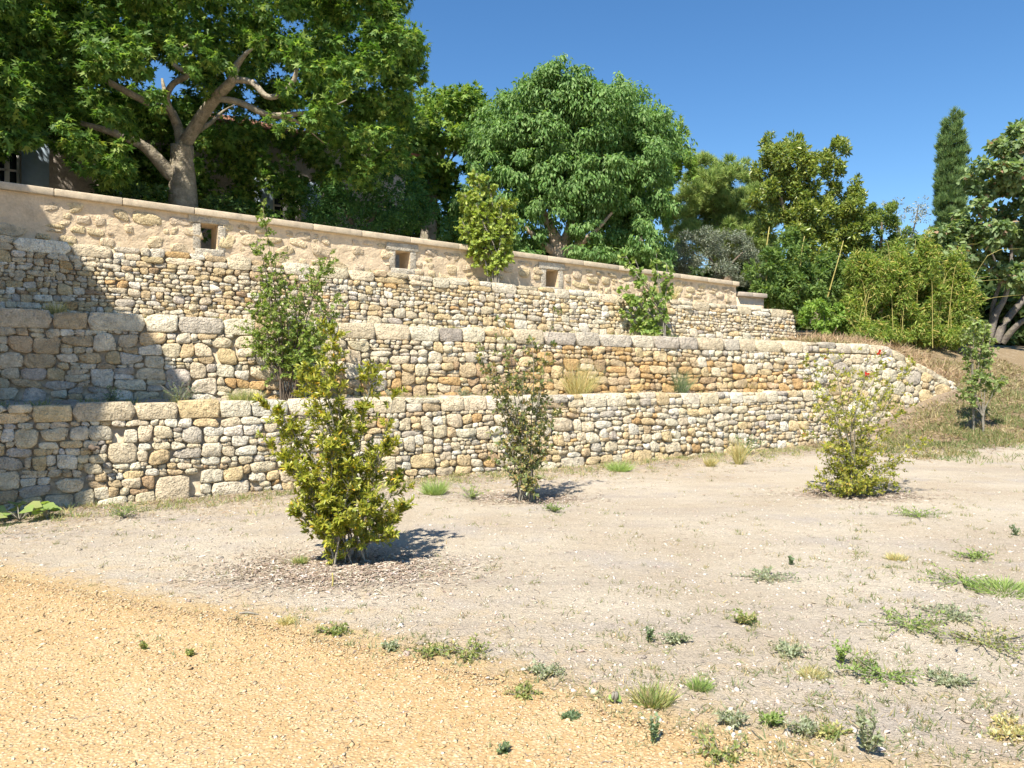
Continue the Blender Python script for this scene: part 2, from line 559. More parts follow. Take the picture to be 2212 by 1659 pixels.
def course_cells(rng, u0, u1, bot, top, h_lo, h_hi, scale=lambda u: 1.0, wav=.5, big_p=.16, ext=None):
    """Rubble laid in wavering courses between two lines: most stones one course high, some two, some split, with chinking."""
    sc_mid = scale((u0 + u1) / 2)
    H = sum(top(u0 + (u1 - u0) * k / 8) - bot(u0 + (u1 - u0) * k / 8) for k in range(9)) / 9
    hs = []
    while sum(hs) < H:
        hs.append(rng.uniform(h_lo, h_hi) * sc_mid)
    k = H / sum(hs)
    acc = np.concatenate([[0], np.cumsum([h * k for h in hs])]) / H
    nc = len(hs)
    seeds = [rng.uniform(0, 50) for _ in range(nc + 1)]
    hm = H / nc
    def bound(i, u):
        b, t = bot(u), top(u)
        v = b + (t - b) * acc[i]
        if 0 < i < nc:
            v += wav * hm * (mnoise.noise((u * 1.1 + seeds[i], seeds[i], 0)) * .9 + mnoise.noise((u * 3.7, seeds[i] + 9, 0)) * .55)
        return v
    cells = []
    reserved = [[] for _ in range(nc + 2)]
    def poly_of(ua, ub, i0, i1, ja, jb):
        um = (ua + ub) / 2
        bl, bm, br = bound(i0, ua), bound(i0, um), bound(i0, ub)
        tl, tm, tr = bound(i1, ua), bound(i1, um), bound(i1, ub)
        return [(ua + ja, bl), (um, bm), (ub - jb, br), (ub + jb, tr), (um, tm), (ua - ja, tl)]
    def add(p):
        # knock a corner or two off so that no stone is a rectangle
        p = list(p)
        n = len(p)
        w = p[2][0] - p[0][0]
        h = p[5][1] - p[0][1]
        if h < .015 or w < .02:
            return
        for ci in (0, 2, 3, 5):
            if rng.random() < .30:
                k1, k2 = rng.uniform(.04, .30) * w, rng.uniform(.10, .42) * h
                x, y = p[ci]
                p[ci] = (x + (k1 if ci in (0, 5) else -k1) * .55, y + (k2 if ci in (0, 2) else -k2) * .55)
        cells.append((p, False))
    for i in range(nc):
        u = u0
        ja = 0.0
        res = sorted(reserved[i])
        while u < u1 - .03:
            # inside a stone that rises from the course below?
            hit = [r for r in res if r[0] <= u + 1e-4 < r[1] - 1e-4]
            if hit:
                u = hit[0][1]; ja = -hit[0][2]; continue
            nxt = min([r[0] for r in res if r[0] > u] + [u1])
            h = bound(i + 1, u) - bound(i, u)
            h = max(h, .03)
            asp = rng.choice((rng.uniform(.85, 1.5), rng.uniform(1.3, 2.5), rng.uniform(1.7, 3.7)))
            w = max(h * asp, .05) * (scale(u) / sc_mid) ** .7
            w = min(w, .46 * scale(u))
            if nxt - (u + w) < .06:
                w = nxt - u
                if w > .5:
                    w *= rng.uniform(.4, .6)
            ub = u + w
            end_res = abs(ub - nxt) < 1e-6 and nxt < u1 - 1e-6
            jb = rng.uniform(-.22, .22) * h * .5
            if end_res:
                jb = [r for r in res if abs(r[0] - nxt) < 1e-6][0][3]
            r = rng.random()
            if r < big_p and i + 1 < nc and w > h * .95 and not end_res:
                h2 = bound(i + 2, u) - bound(i, u)
                ub = min(nxt, u + max(w, h2 * rng.uniform(.9, 1.5)))
                if abs(ub - nxt) < 1e-6: jb = 0
                add(poly_of(u, ub, i, i + 2, ja, jb))
                reserved[i + 1].append((u, ub, 0.0 if True else jb, 0.0))
                u = ub; ja = jb * 0; continue
            if r > .88 and h > .075:
                # split flat
                f = rng.uniform(.35, .65)
                p = poly_of(u, ub, i, i + 1, ja, jb)
                ml = (p[0][0] * (1 - f) + p[5][0] * f, p[0][1] * (1 - f) + p[5][1] * f)
                mm = (p[1][0], p[1][1] * (1 - f) + p[4][1] * f)
                mr = (p[2][0] * (1 - f) + p[3][0] * f, p[2][1] * (1 - f) + p[3][1] * f)
                add([p[0], p[1], p[2], mr, mm, ml]); add([ml, mm, mr, p[3], p[4], p[5]])
            else:
                add(poly_of(u, ub, i, i + 1, ja, jb))
            u = ub
            ja = -jb
    return cells

def poly_area_c(poly):
    a = cx = cy = 0
    for i in range(len(poly)):
        x0, y0 = poly[i]; x1, y1 = poly[(i + 1) % len(poly)]
        k = x0 * y1 - x1 * y0
        a += k; cx += (x0 + x1) * k; cy += (y0 + y1) * k
    if abs(a) < 1e-9:
        return 0, poly[0][0], poly[0][1]
    return a / 2, cx / (3 * a), cy / (3 * a)

def outline(poly, cut, n):
    q = list(poly)
    for it in range(2):
        r = []
        for i in range(len(q)):
            x0, y0 = q[i]; x1, y1 = q[(i + 1) % len(q)]
            k = cut if it == 0 else .25
            r.append((x0 + (x1 - x0) * k, y0 + (y1 - y0) * k)); r.append((x1 + (x0 - x1) * k, y1 + (y0 - y1) * k))
        q = r
    q = np.array(q + [q[0]])
    s = np.concatenate([[0], np.cumsum(np.hypot(*(q[1:] - q[:-1]).T))])
    t = np.linspace(0, s[-1], n, endpoint=False)
    return np.stack([np.interp(t, s, q[:, 0]), np.interp(t, s, q[:, 1])], 1)

def stone_mesh(poly, rng, block, gap, n=12, flat=1.0, small=False):
    """points (u, v, depth) and triangles/quads of one stone that fills its cell"""
    a, cx, cy = poly_area_c(poly)
    if abs(a) < 4e-4:
        return None
    o = outline(poly, .06 if block else rng.uniform(.05, .13), n)
    c = np.array((cx, cy))
    rel = o - c
    w, h = np.ptp(o[:, 0]), np.ptp(o[:, 1])
    m = min(w, h)
    rel = rel * np.array([max(.6, 1 - gap * 2 / max(w, .02)), max(.6, 1 - gap * 2 / max(h, .02))])
    ph = rng.uniform(0, 100)
    ang = np.linspace(0, 2 * math.pi, n, endpoint=False)
    rough = .016 if block else .075
    f = 1 + np.array([mnoise.noise((math.cos(x) * 1.5 + ph, math.sin(x) * 1.5, ph)) for x in ang]) * rough * 1.6
    rel = rel * f[:, None]
    bulge = min(.024, m * rng.uniform(.13, .22)) if not block else min(.03, m * .10)
    bulge *= flat
    proud = rng.uniform(-.009, .011) * flat
    tx, ty = rng.uniform(-.16, .16), rng.uniform(-.10, .16)
    if block: tx *= .3; ty *= .3
    if block:
        prof = [(1.0, -.16), (1.0, -.02), (.975, .6 * bulge), (.86, .95 * bulge)]
    else:
        prof = [(.92, -.12), (1.0, -.022), (.965, .50 * bulge), (.80, .95 * bulge)]
    if small:
        prof = [(.93, -.10), (1.0, -.016), (.90, .85 * bulge)]
    P = []
    for ri, (s, d) in enumerate(prof):
        r = rel * s
        dd = np.full(n, d + proud)
        if ri >= 1:
            wgt = 1.0 if ri == len(prof) - 1 else .5
            dd += (tx * r[:, 0] + ty * r[:, 1]) * wgt
            dd += np.array([mnoise.noise((r[i, 0] * 14 + ph, r[i, 1] * 14, ph * 1.7)) for i in range(n)]) * m * (.06 if block else .20) * wgt * flat
        P.append(np.column_stack([r + c, dd]))
    P.append(np.array([[cx, cy, bulge * 1.02 + proud + mnoise.noise((ph, 0, ph * 1.7)) * m * .1]]))
    P = np.concatenate(P)
    nr = len(prof)
    idx = np.arange(n); nxt = (idx + 1) % n
    quads = np.concatenate([np.stack([r * n + idx, r * n + nxt, (r + 1) * n + nxt, (r + 1) * n + idx], 1) for r in range(nr - 1)])
    tris = np.stack([(nr - 1) * n + idx, (nr - 1) * n + nxt, np.full(n, nr * n)], 1)
    return P, quads, tris, abs(a)

PALETTE = {
    'cream': (.645, .545, .375), 'pale': (.68, .60, .445), 'yellow': (.63, .49, .28), 'tan': (.55, .42, .255),
    'grey': (.50, .44, .355), 'brown': (.42, .295, .175), 'orange': (.575, .38, .175), 'dark': (.35, .31, .26), 'white': (.73, .665, .535)}

def pick(rng, weights):
    ks = list(weights); tot = sum(weights.values()); x = rng.uniform(0, tot)
    for k in ks:
        x -= weights[k]
        if x <= 0:
            break
    c = np.array(PALETTE[k]) * rng.uniform(.88, 1.12)
    return np.clip(c * (1 + np.array([rng.uniform(-.016, .016) for _ in range(3)])), 0, .85)

def wall_stones(root, cells, line, rng, colour_fn, zfun=None, bat=BAT, z0=0.0, limit=300, depth0=0.0, gap=(-.006, .001), mat='stone', flat=1.0):
    """cells: list of (poly, block). The 300 that show largest become parts of their own, the others one joined part."""
    items = []
    def show_of(poly):
        a, cu, cv = poly_area_c(poly)
        c = line.A + line.d * cu
        px = CX + c.x / c.y * FPX
        return abs(a) / c.y ** 2 * (1 if -20 < px < 2230 else .01)
    cells = sorted(cells, key=lambda c: -show_of(c[0]))
    for ci, (poly, block) in enumerate(cells):
        small = ci >= limit + 12
        r = stone_mesh(poly, rng, block, rng.uniform(*gap), n=9 if small else 12, flat=flat, small=small and not block)
        if r is None:
            continue
        P, q, t, a = r
        W = np.empty_like(P)
        dep = P[:, 2] - bat * (P[:, 1] - z0) + depth0
        W[:, 0] = line.A.x + line.d.x * P[:, 0] + line.out.x * dep
        W[:, 1] = line.A.y + line.d.y * P[:, 0] + line.out.y * dep
        W[:, 2] = P[:, 1]
        cu, cv = P[:, 0].mean(), P[:, 1].mean()
        c = W.mean(0)
        px = CX + c[0] / c[1] * FPX
        show = a / c[1] ** 2 * (1 if -20 < px < 2230 else .01)
        items.append((show, W, q, t, colour_fn(cu, cv, a, block), c))
    items.sort(key=lambda i: -i[0])
    for show, W, q, t, c, cen in items[:limit]:
        mesh_np('stone', W, [q, t], M[mat], root, np.tile(c, (len(W), 1)), rng.random() < .15, origin=cen)
    rest = items[limit:]
    if rest:
        V, Q, T, C = [], [], [], []
        n0 = 0
        for show, W, q, t, c, cen in rest:
            V.append(W); Q.append(q + n0); T.append(t + n0); C.append(np.tile(c, (len(W), 1))); n0 += len(W)
        o = mesh_np('small_stones', np.concatenate(V), [np.concatenate(Q), np.concatenate(T)], M[mat], root, np.concatenate(C), False)
        tag(o, kind='stuff')
    return items

def coping_cells(rng, u0, u1, top, hb, block_p, wb, rub_an=1.0):
    """a course of big squared blocks, some places filled with rubble instead"""
    cells, spots = [], []
    u = u0
    while u < u1 - .1:
        w = min(rng.uniform(*wb), u1 - u)
        tz0, tz1 = top(u) + rng.uniform(-.02, .012), top(u + w)
        tz1 = top(u + w) + (tz0 - top(u)) + rng.uniform(-.008, .008)
        b0, b1 = top(u) - hb, top(u + w) - hb
        if rng.random() < block_p:
            j = rng.uniform(-.012, .012)
            cells.append(([(u, b0), (u + w, b1), (u + w + j, tz1), (u + j, tz0)], True))
        else:
            # two or three rounded stones stacked
            mid = rng.uniform(.38, .62)
            k = u + w * rng.uniform(.35, .65)
            m0, m1 = b0 + hb * mid, b1 + hb * mid
            mk = (m0 + m1) / 2
            if rng.random() < .5:
                cells.append(([(u, b0), (k, b0), (k, mk), (u, m0)], False)); cells.append(([(k, b0), (u + w, b1), (u + w, m1), (k, mk)], False))
                cells.append(([(u, m0), (u + w, m1), (u + w, tz1), (u, tz0)], False))
            else:
                cells.append(([(u, b0), (u + w, b1), (u + w, m1), (u, m0)], False))
                tk = (tz0 + tz1) / 2
                cells.append(([(u, m0), (k, mk), (k, tk), (u, tz0)], False)); cells.append(([(k, mk), (u + w, m1), (u + w, tz1), (k, tk)], False))
        u += w
    return cells

def core_box(root, line, u0, u1, bot, top, thick, bat, z0, n=40, set_back=.05):
    V, F = [], []
    for i in range(n + 1):
        u = u0 + (u1 - u0) * i / n
        b, t = bot(u), top(u) - .05
        V += [tuple(line.p(u, b, -set_back - bat * (b - z0))), tuple(line.p(u, t, -set_back - bat * (t - z0))),
              tuple(line.p(u, t, -thick - bat * (t - z0))), tuple(line.p(u, b, -thick - .12))]
    for i in range(n):
        a = i * 4; b = a + 4
        F += [(a, b, b + 1, a + 1), (a + 1, b + 1, b + 2, a + 2), (a + 2, b + 2, b + 3, a + 3)]
    F += [(0, 1, 2, 3), (n * 4 + 3, n * 4 + 2, n * 4 + 1, n * 4)]
    return mesh_np('core', V, np.array(F), M['core'], root)

rng = random.Random(3)
SIZES = [(.19, .24, 5, .98), (.13, .18, 40, .94), (.085, .12, 160, .92), (.055, .075, 500, .92), (.034, .046, 900, .95)]

def banded(cells):
    return [(c, False) for c in cells]

# lower wall
w1 = thing('dry_stone_wall', 'lowest dry-stone retaining wall of cream rubble standing on the bare ground', 'stone wall', T1.p(0, 0, 0), 'dry-stone terrace walls')
HB1 = .21
def sc1(u): return 1.0 + .2 * smooth(4, 13, u)
cells = course_cells(rng, EXT, 5.2, lambda u: -.1, lambda u: top1(u) - HB1, .06, .125, sc1, .8, .2) + course_cells(rng, 5.2, T1.L + .35, lambda u: -.1, lambda u: top1(u) - HB1, .055, .11, sc1, .8, .18)
cells += coping_cells(rng, EXT, 4.3, top1, HB1, .93, (.36, .66)) + coping_cells(rng, 4.3, T1.L + .35, top1, HB1, .55, (.26, .55))
def insert_blocks(cells, rects):
    """big squared stones set among the rubble; neighbours are cut back to their edges"""
    for (ra, rb, rc, rd) in rects:
        out = []
        for poly, blk in cells:
            a, cu, cv = poly_area_c(poly)
            ds = ((cu - rb, 1, 0, rb), (ra - cu, -1, 0, ra), (cv - rd, 0, 1, rd), (rc - cv, 0, -1, rc))
            best = max(ds, key=lambda d: d[0])
            if best[0] <= 0:
                continue
            us_ = [p_[0] for p_ in poly]; vs_ = [p_[1] for p_ in poly]
            if max(us_) > ra and min(us_) < rb and max(vs_) > rc and min(vs_) < rd:
                _, nx_, ny_, c_ = best
                k_ = c_ if (nx_ + ny_) > 0 else -c_
                poly = clip_half(list(poly), -nx_, -ny_, -k_)
                if len(poly) < 3 or abs(poly_area_c(poly)[0]) < .0012:
                    continue
            out.append((poly, blk))
        cells = out + [([(ra, rc), (rb, rc), (rb - .01, rd), (ra + .012, rd - .01)], True)]
    return cells
def t1_rect(x0, x1, y0, y1):
    ua, ub = T1.u_at(x0), T1.u_at(x1); d_ = T1.D((ua + ub) / 2)
    return (ua, ub, max(-.1, EYE + (HY - y1) / FPX * d_), EYE + (HY - y0) / FPX * d_)
cells = insert_blocks(cells, [t1_rect(334, 412, 1028, 1092), t1_rect(1212, 1262, 988, 1032), t1_rect(1368, 1408, 972, 1012), t1_rect(268, 300, 928, 958), t1_rect(456, 540, 1040, 1072)])
def col1(u, v, a, block):
    low = smooth(.55, .1, v)
    if block:
        return pick(rng, {'cream': 4, 'pale': 4, 'grey': .8, 'white': 1.8, 'yellow': 1})
    return pick(rng, {'cream': 5, 'pale': 3.2, 'yellow': 2.2, 'tan': .5 + 2.2 * low, 'brown': .05 + .9 * low * smooth(9, 4, u), 'orange': .12 + .25 * low, 'white': 1.8, 'grey': .9})
wall_stones(w1, cells, T1, rng, col1)
core_box(w1, T1, EXT, T1.L + .3, lambda u: -.2, top1, .34, BAT, 0)

# middle wall and the wing that runs down into the bank
w2 = thing('dry_stone_wall', 'middle dry-stone retaining wall with an orange-stained foot and a sloping end in the bank', 'stone wall', T2.p(0, 1.1, 0), 'dry-stone terrace walls')
HB2 = .235
def sc2(u): return 1.12 + .12 * smooth(4, 13, u)
foot2 = lambda u: top1(u) - .12
cells2 = course_cells(rng, EXT, 4.6, foot2, lambda u: top2(u) - HB2, .06, .125, sc2, .8, .22) + course_cells(rng, 4.6, T2.L, foot2, lambda u: top2(u) - HB2, .052, .105, sc2, .8, .17)
cells2 += coping_cells(rng, EXT, T2.L, top2, HB2, .9, (.34, .72))
off = T2.L
toff = top2(off)
wing = pack_cells([(off, -.14), (off + 3.4, .44), (off + 4.55, 1.0), (off + 4.6, 1.2), (off + 2.3, 2.03 - .2), (off, toff - HB2)], 1.6, SIZES, rng, lambda u: 1.2)
cells2 += banded(wing)
def topw(u):
    t = u - off
    return toff + (2.05 - toff) * t / 2.3 if t < 2.3 else 2.05 - (t - 2.3) / 2.25 * .85
cells2 += coping_cells(rng, off, off + 2.3, topw, HB2 - .03, .85, (.3, .6))
u = off + 2.3
while u < off + 4.5:
    w = rng.uniform(.24, .40)
    cells2.append(([(u, topw(u) - .2), (u + w, topw(u + w) - .2), (u + w, topw(u + w)), (u, topw(u))], False))
    u += w
def col2(u, v, a, block):
    f = 1.2 + .20 * math.sin(u * .9) + .3 * smooth(3, 6, u)
    band = smooth(f + .36, f + .12, v) * smooth(2.2, 4.0, u) * smooth(off + .4, off - 1.2, u)
    if block:
        return pick(rng, {'cream': 3, 'pale': 3, 'grey': 2.2, 'dark': 1.2, 'tan': 1.2, 'white': 1})
    if rng.random() < band * .92:
        return pick(rng, {'orange': 4.2, 'tan': 3, 'yellow': 2.2, 'brown': .9})
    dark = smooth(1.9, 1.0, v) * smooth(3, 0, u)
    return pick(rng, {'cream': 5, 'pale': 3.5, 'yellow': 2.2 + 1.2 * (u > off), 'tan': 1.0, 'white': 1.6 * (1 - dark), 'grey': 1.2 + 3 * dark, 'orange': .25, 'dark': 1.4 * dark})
T2b = T2
wing_cells = [c for c in cells2 if sum(p[0] for p in c[0]) / len(c[0]) > off]
main_cells = [c for c in cells2 if sum(p[0] for p in c[0]) / len(c[0]) <= off]
class Bent:
    """the middle wall's line, bending a little at its right-hand end"""
    A, d, out = T2.A, T2.d, T2.out
wing_line = Line((TW.A.x - TW.d.x * off, TW.A.y - TW.d.y * off), (TW.A.x, TW.A.y))
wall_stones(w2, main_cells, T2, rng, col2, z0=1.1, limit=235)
# the wing starts at ground level: same batter plane as the wall above, so it meets it without a step
wall_stones(w2, wing_cells, wing_line, rng, col2, z0=1.1, limit=65)
core_box(w2, T2, EXT, T2.L + .05, lambda u: .9, top2, .36, BAT, 1.1)
core_box(w2, wing_line, off - .02, off + 4.45, lambda u: -.3, topw, .36, BAT, 1.1)

# upper wall
w3 = thing('dry_stone_wall', 'upper dry-stone retaining wall of thin flat stones below the rendered parapet', 'stone wall', T3.p(0, 2.2, 0), 'dry-stone terrace walls')
HB3 = .2
def sc3(u): return .92 + .42 * smooth(2, 15, u)
foot3 = lambda u: 2.31 - .22 * u / 18 - .14
cells = course_cells(rng, EXT, 5.0, foot3, lambda u: top3(u) - HB3, .048, .095, sc3, .8, .15) + course_cells(rng, 5.0, T3.L - .06, foot3, lambda u: top3(u) - HB3, .045, .085, sc3, .8, .12)
cells += coping_cells(rng, EXT, T3.L - .08, top3, HB3, .42, (.3, .75))
def col3(u, v, a, block):
    if block:
        return pick(rng, {'cream': 3, 'pale': 3, 'grey': .8, 'white': 1.4, 'tan': .5})
    return pick(rng, {'cream': 5, 'pale': 3.4, 'yellow': 2.4, 'tan': 1.1 * smooth(9, 3, u) + .4, 'brown': .35 * smooth(7, 2, u), 'white': 1.4, 'grey': .6, 'orange': .3})
wall_stones(w3, cells, T3, rng, col3, z0=2.2)
core_box(w3, T3, EXT, T3.L - .05, lambda u: 1.7, top3, .4, BAT, 2.2)

# ------------------------------------------------------------------ rendered parapet with loopholes
par = thing('parapet_wall', 'rendered rubble parapet wall with flat coping and small square openings above the terraces', 'parapet', PA.p(0, 3.2, 0))
UO = []
for x0, x1, y0, y1 in ((434, 470, 484, 538), (854, 885, 543, 580), (1179, 1205, 583, 620)):
    ua, ub = PA.u_at(x0), PA.u_at(x1)
    dm = PA.D((ua + ub) / 2)
    UO.append((ua, ub, EYE + (HY - y1) / FPX * dm, EYE + (HY - y0) / FPX * dm))
PTH = .46
def botP(u): return 2.95 - .5 * u / PA.L
us = [EXT]
while us[-1] < PA.L: us.append(us[-1] + .06)
us = us[:-1] + [PA.L]
for ua, ub, za, zb in UO:
    us = [u for u in us if abs(u - ua) > .025 and abs(u - ub) > .025] + [ua, ub]
us = sorted(us)
COPH = .11
V, F, C = [], [], []
NR = 18
zr_all = []
grid = {}
mort = np.array((.66, .525, .36))
for i, u in enumerate(us):
    zt = topP(u) - COPH
    zs = list(np.linspace(botP(u), zt, NR))
    for ua, ub, za, zb in UO:
        if ua - .2 <= u <= ub + .2:
            k0 = min(range(1, NR - 1), key=lambda k: abs(zs[k] - za)); k1 = min(range(1, NR - 1), key=lambda k: abs(zs[k] - zb))
            zs[k0] = za; zs[k1] = zb
    for j, z in enumerate(zs):
        d = mnoise.noise((u * 1.9, z * 1.9, 0)) * .022 + mnoise.noise((u * 6.5, z * 6.5, 4)) * .018 + mnoise.noise((u * 13, z * 15, 8)) * .010
        d *= smooth(zt + .01, zt - .12, z)
        V.append(tuple(PA.p(u, z, d))); grid[i, j] = (len(V) - 1, z)
for i in range(len(us) - 1):
    um = (us[i] + us[i + 1]) / 2
    for j in range(NR - 1):
        zm = (grid[i, j][1] + grid[i, j + 1][1]) / 2
        if any(ua < um < ub and za < zm < zb for ua, ub, za, zb in UO):
            continue
        F.append((grid[i, j][0], grid[i + 1, j][0], grid[i + 1, j + 1][0], grid[i, j + 1][0]))
nf = len(V)
# back face, ends and reveals
def quad(a, b, c, d):
    n = len(V); V.extend([tuple(a), tuple(b), tuple(c), tuple(d)]); F.append((n, n + 1, n + 2, n + 3))
marks = [EXT] + [x for o_ in UO for x in (o_[0] - .0, o_[1] + .0)] + [PA.L]
for i in range(len(marks) - 1):
    a, b = marks[i], marks[i + 1]
    if i % 2 == 0:
        quad(PA.p(b, botP(b), -PTH), PA.p(a, botP(a), -PTH), PA.p(a, topP(a) - COPH, -PTH), PA.p(b, topP(b) - COPH, -PTH))
    else:
        za, zb = UO[i // 2][2], UO[i // 2][3]
        quad(PA.p(b, botP(b), -PTH), PA.p(a, botP(a), -PTH), PA.p(a, za, -PTH), PA.p(b, za, -PTH))
        quad(PA.p(b, zb, -PTH), PA.p(a, zb, -PTH), PA.p(a, topP(a) - COPH, -PTH), PA.p(b, topP(b) - COPH, -PTH))
        e = .012
        for f in ((PA.p(a, za, -PTH), PA.p(a, za, e), PA.p(a, zb, e), PA.p(a, zb, -PTH)),
                  (PA.p(b, za, e), PA.p(b, za, -PTH), PA.p(b, zb, -PTH), PA.p(b, zb, e)),
                  (PA.p(a, za, e), PA.p(a, za, -PTH), PA.p(b, za, -PTH), PA.p(b, za, e)),
                  (PA.p(a, zb, -PTH), PA.p(a, zb, e), PA.p(b, zb, e), PA.p(b, zb, -PTH))):
            quad(*f)
quad(PA.p(PA.L, botP(PA.L), 0), PA.p(PA.L, botP(PA.L), -PTH), PA.p(PA.L, topP(PA.L) - COPH, -PTH), PA.p(PA.L, topP(PA.L) - COPH, 0))
mesh_np('render_coat', V, np.array(F), M['mortar'], par, np.tile(mort, (len(V), 1)), True)
# low return at the end
def box_on(line, u0, u1, z0f, z1f, d0, d1, name, mat, parent, colr, n=1, bev=0.0):
    V, F = [], []
    for i in range(n + 1):
        u = u0 + (u1 - u0) * i / n
        V += [tuple(line.p(u, z0f(u), d1)), tuple(line.p(u, z1f(u), d1)), tuple(line.p(u, z1f(u), d0)), tuple(line.p(u, z0f(u), d0))]
    for i in range(n):
        a, b = i * 4, i * 4 + 4
        for k in range(4):
            F.append((a + k, b + k, b + (k + 1) % 4, a + (k + 1) % 4))
    F += [(0, 1, 2, 3), (n * 4 + 3, n * 4 + 2, n * 4 + 1, n * 4)]
    o = mesh_np(name, V, np.array(F), M[mat], parent, np.tile(np.array(colr), (len(V), 1)))
    if bev:
        md = o.modifiers.new('bevel', 'BEVEL'); md.width = bev; md.segments = 2
    return o
LOWT = 3.53
box_on(PA, PA.L + .003, PA.L + 1.15, lambda u: 2.3, lambda u: LOWT - COPH, -PTH, -.03, 'low_end', 'mortar', par, mort, 8)
# coping slabs
u = EXT
while u < PA.L:
    w = min(rng.uniform(.92, 1.1), PA.L + .06 - u)
    c = np.array((.56, .465, .335)) * rng.uniform(.94, 1.05)
    box_on(PA, u + .004, u + w - .004, lambda q: topP(q) - COPH, lambda q: topP(q), -PTH - .06, .075, 'coping_slab', 'coping', par, c, 1, .012)
    u += w
for k in range(2):
    box_on(PA, PA.L + .07 + k * .57, PA.L + .63 + k * .57, lambda u: LOWT - COPH, lambda u: LOWT, -PTH - .05, .05, 'coping_slab', 'coping', par, (.47, .40, .32), 1, .012)
# stones showing through the render
def in_open(u, v, m=.1):
    return any(ua - m - .06 < u < ub + m + .06 and za - m < v < zb + m + .1 for ua, ub, za, zb in UO)
cells = course_cells(rng, EXT, PA.L - .05, lambda u: top3(u * T3.L / PA.L) - .12, lambda u: topP(u) - COPH - .05, .10, .19, lambda u: 1.05 + .2 * smooth(3, 12, u), .8, .2)
keep = []
for c, _b in cells:
    a, cu, cv = poly_area_c(c)
    if in_open(cu, cv, .06) or rng.random() < .22:
        continue
    k = rng.uniform(.62, .97)
    keep.append(([(cu + (x - cu) * k, cv + (y - cv) * k) for x, y in c], False))
def colp(u, v, a, block):
    return np.array((.68, .55, .36)) * rng.uniform(.88, 1.16) * (1, 1, rng.uniform(.9, 1.1))
wall_stones(par, keep, PA, rng, colp, bat=0, z0=3.3, limit=300, depth0=.006, gap=(.0, .003), flat=.6)
# dressed stones round the openings
for k, (ua, ub, za, zb) in enumerate(UO):
    w = ub - ua
    pale = (.60, .54, .43)
    for (a, b, c_, d_, nm) in ((ua - .13, ua - .004, za - .02, zb, 'jamb'), (ub + .004, ub + .13, za - .02, zb, 'jamb'), (ua - .2, ub + .18, zb + .002, zb + .15, 'lintel')):
        box_on(PA, a, b, lambda u: c_, lambda u: d_, -PTH + .02, .03 if nm == 'lintel' else .022, nm, 'stone', par, np.array(pale) * rng.uniform(.82, 1.02), 1, .014)
    box_on(PA, ua - .1, ub + .1, lambda u: za - .12, lambda u: za - .002, -PTH + .01, .03, 'sill', 'stone', par, np.array(pale) * .95, 1, .014)

# ------------------------------------------------------------------ the house behind the trees and its wing beside the terraces
M['house'] = mat_attr('rubble_facade', .95, .3, 3, ((9, .9, .03), (40, .6, .01)), stain=((.30, .26, .23), 3, .52, .6))
M['tile'] = mat_plain('roof_tile', (.36, .17, .10), .9, .35, 6, ((18, .6, .03),))
M['white'] = mat_plain('white_paint', (.78, .77, .74), .6, .04, 5, ())
M['shutter'] = mat_plain('blue_shutter', (.40, .50, .60), .6, .1, 5, ())
mg, nt_, pg_, og_ = new_mat('window_glass')
pg_.inputs['Base Color'].default_value = (.03, .04, .05, 1); pg_.inputs['Roughness'].default_value = .08
M['glass'] = mg

def prism(name, pts_bottom, pts_top, mat, parent, colr=(.5, .44, .38)):
    n = len(pts_bottom)
    V = [tuple(p) for p in pts_bottom] + [tuple(p) for p in pts_top]
    F4 = [(i, (i + 1) % n, n + (i + 1) % n, n + i) for i in range(n)]
    if n == 4:
        F4 += [(3, 2, 1, 0), (4, 5, 6, 7)]
    return mesh_np(name, V, np.array(F4), M[mat], parent, np.tile(np.array(colr), (len(V), 1)))

HL = Line((-11.1, 17.0), (-11.1 + PA.d.x * 12.3, 17.0 + PA.d.y * 12.3))
house = thing('stone_house', 'old stone house with white windows seen through the plane tree leaves', 'house', HL.p(5, 3.0, 0))
wins = [(HL.u_at(-14), HL.u_at(44), 4.1, 6.65), (HL.u_at(590), HL.u_at(648), 4.0, 6.55), (HL.u_at(300), HL.u_at(356), 4.0, 6.5)]
wins.sort()
EAV = 7.7
HU0, HU1 = -2.1, 9.6
V, F = [], []
def hq(u0, u1, z0, z1, d=0.0):
    n = len(V)
    V.extend([tuple(HL.p(u0, z0, d)), tuple(HL.p(u1, z0, d)), tuple(HL.p(u1, z1, d)), tuple(HL.p(u0, z1, d))]); F.append((n, n + 1, n + 2, n + 3))
cu = HU0
for a, b, z0, z1 in wins:
    hq(cu, a, 2.6, EAV); hq(a, b, 2.6, z0); hq(a, b, z1, EAV)
    for e, f in ((a, 1), (b, -1)):
        n = len(V)
        V.extend([tuple(HL.p(e, z0, 0)), tuple(HL.p(e, z0, -.22)), tuple(HL.p(e, z1, -.22)), tuple(HL.p(e, z1, 0))]); F.append((n, n + 1, n + 2, n + 3))
    n = len(V)
    V.extend([tuple(HL.p(a, z1, 0)), tuple(HL.p(b, z1, 0)), tuple(HL.p(b, z1, -.22)), tuple(HL.p(a, z1, -.22))]); F.append((n, n + 1, n + 2, n + 3))
    cu = b
hq(cu, HU1, 2.6, EAV)
for (a, b) in ((HL.p(HU1, 0, 0), HL.p(HU1, 0, -8)), (HL.p(HU1, 0, -8), HL.p(HU0, 0, -8)), (HL.p(HU0, 0, -8), HL.p(HU0, 0, 0))):
    n = len(V)
    V.extend([(a.x, a.y, 2.6), (b.x, b.y, 2.6), (b.x, b.y, EAV), (a.x, a.y, EAV)]); F.append((n, n + 1, n + 2, n + 3))
mesh_np('wall', V, np.array(F), M['house'], house, np.tile(np.array((.47, .41, .35)), (len(V), 1)))
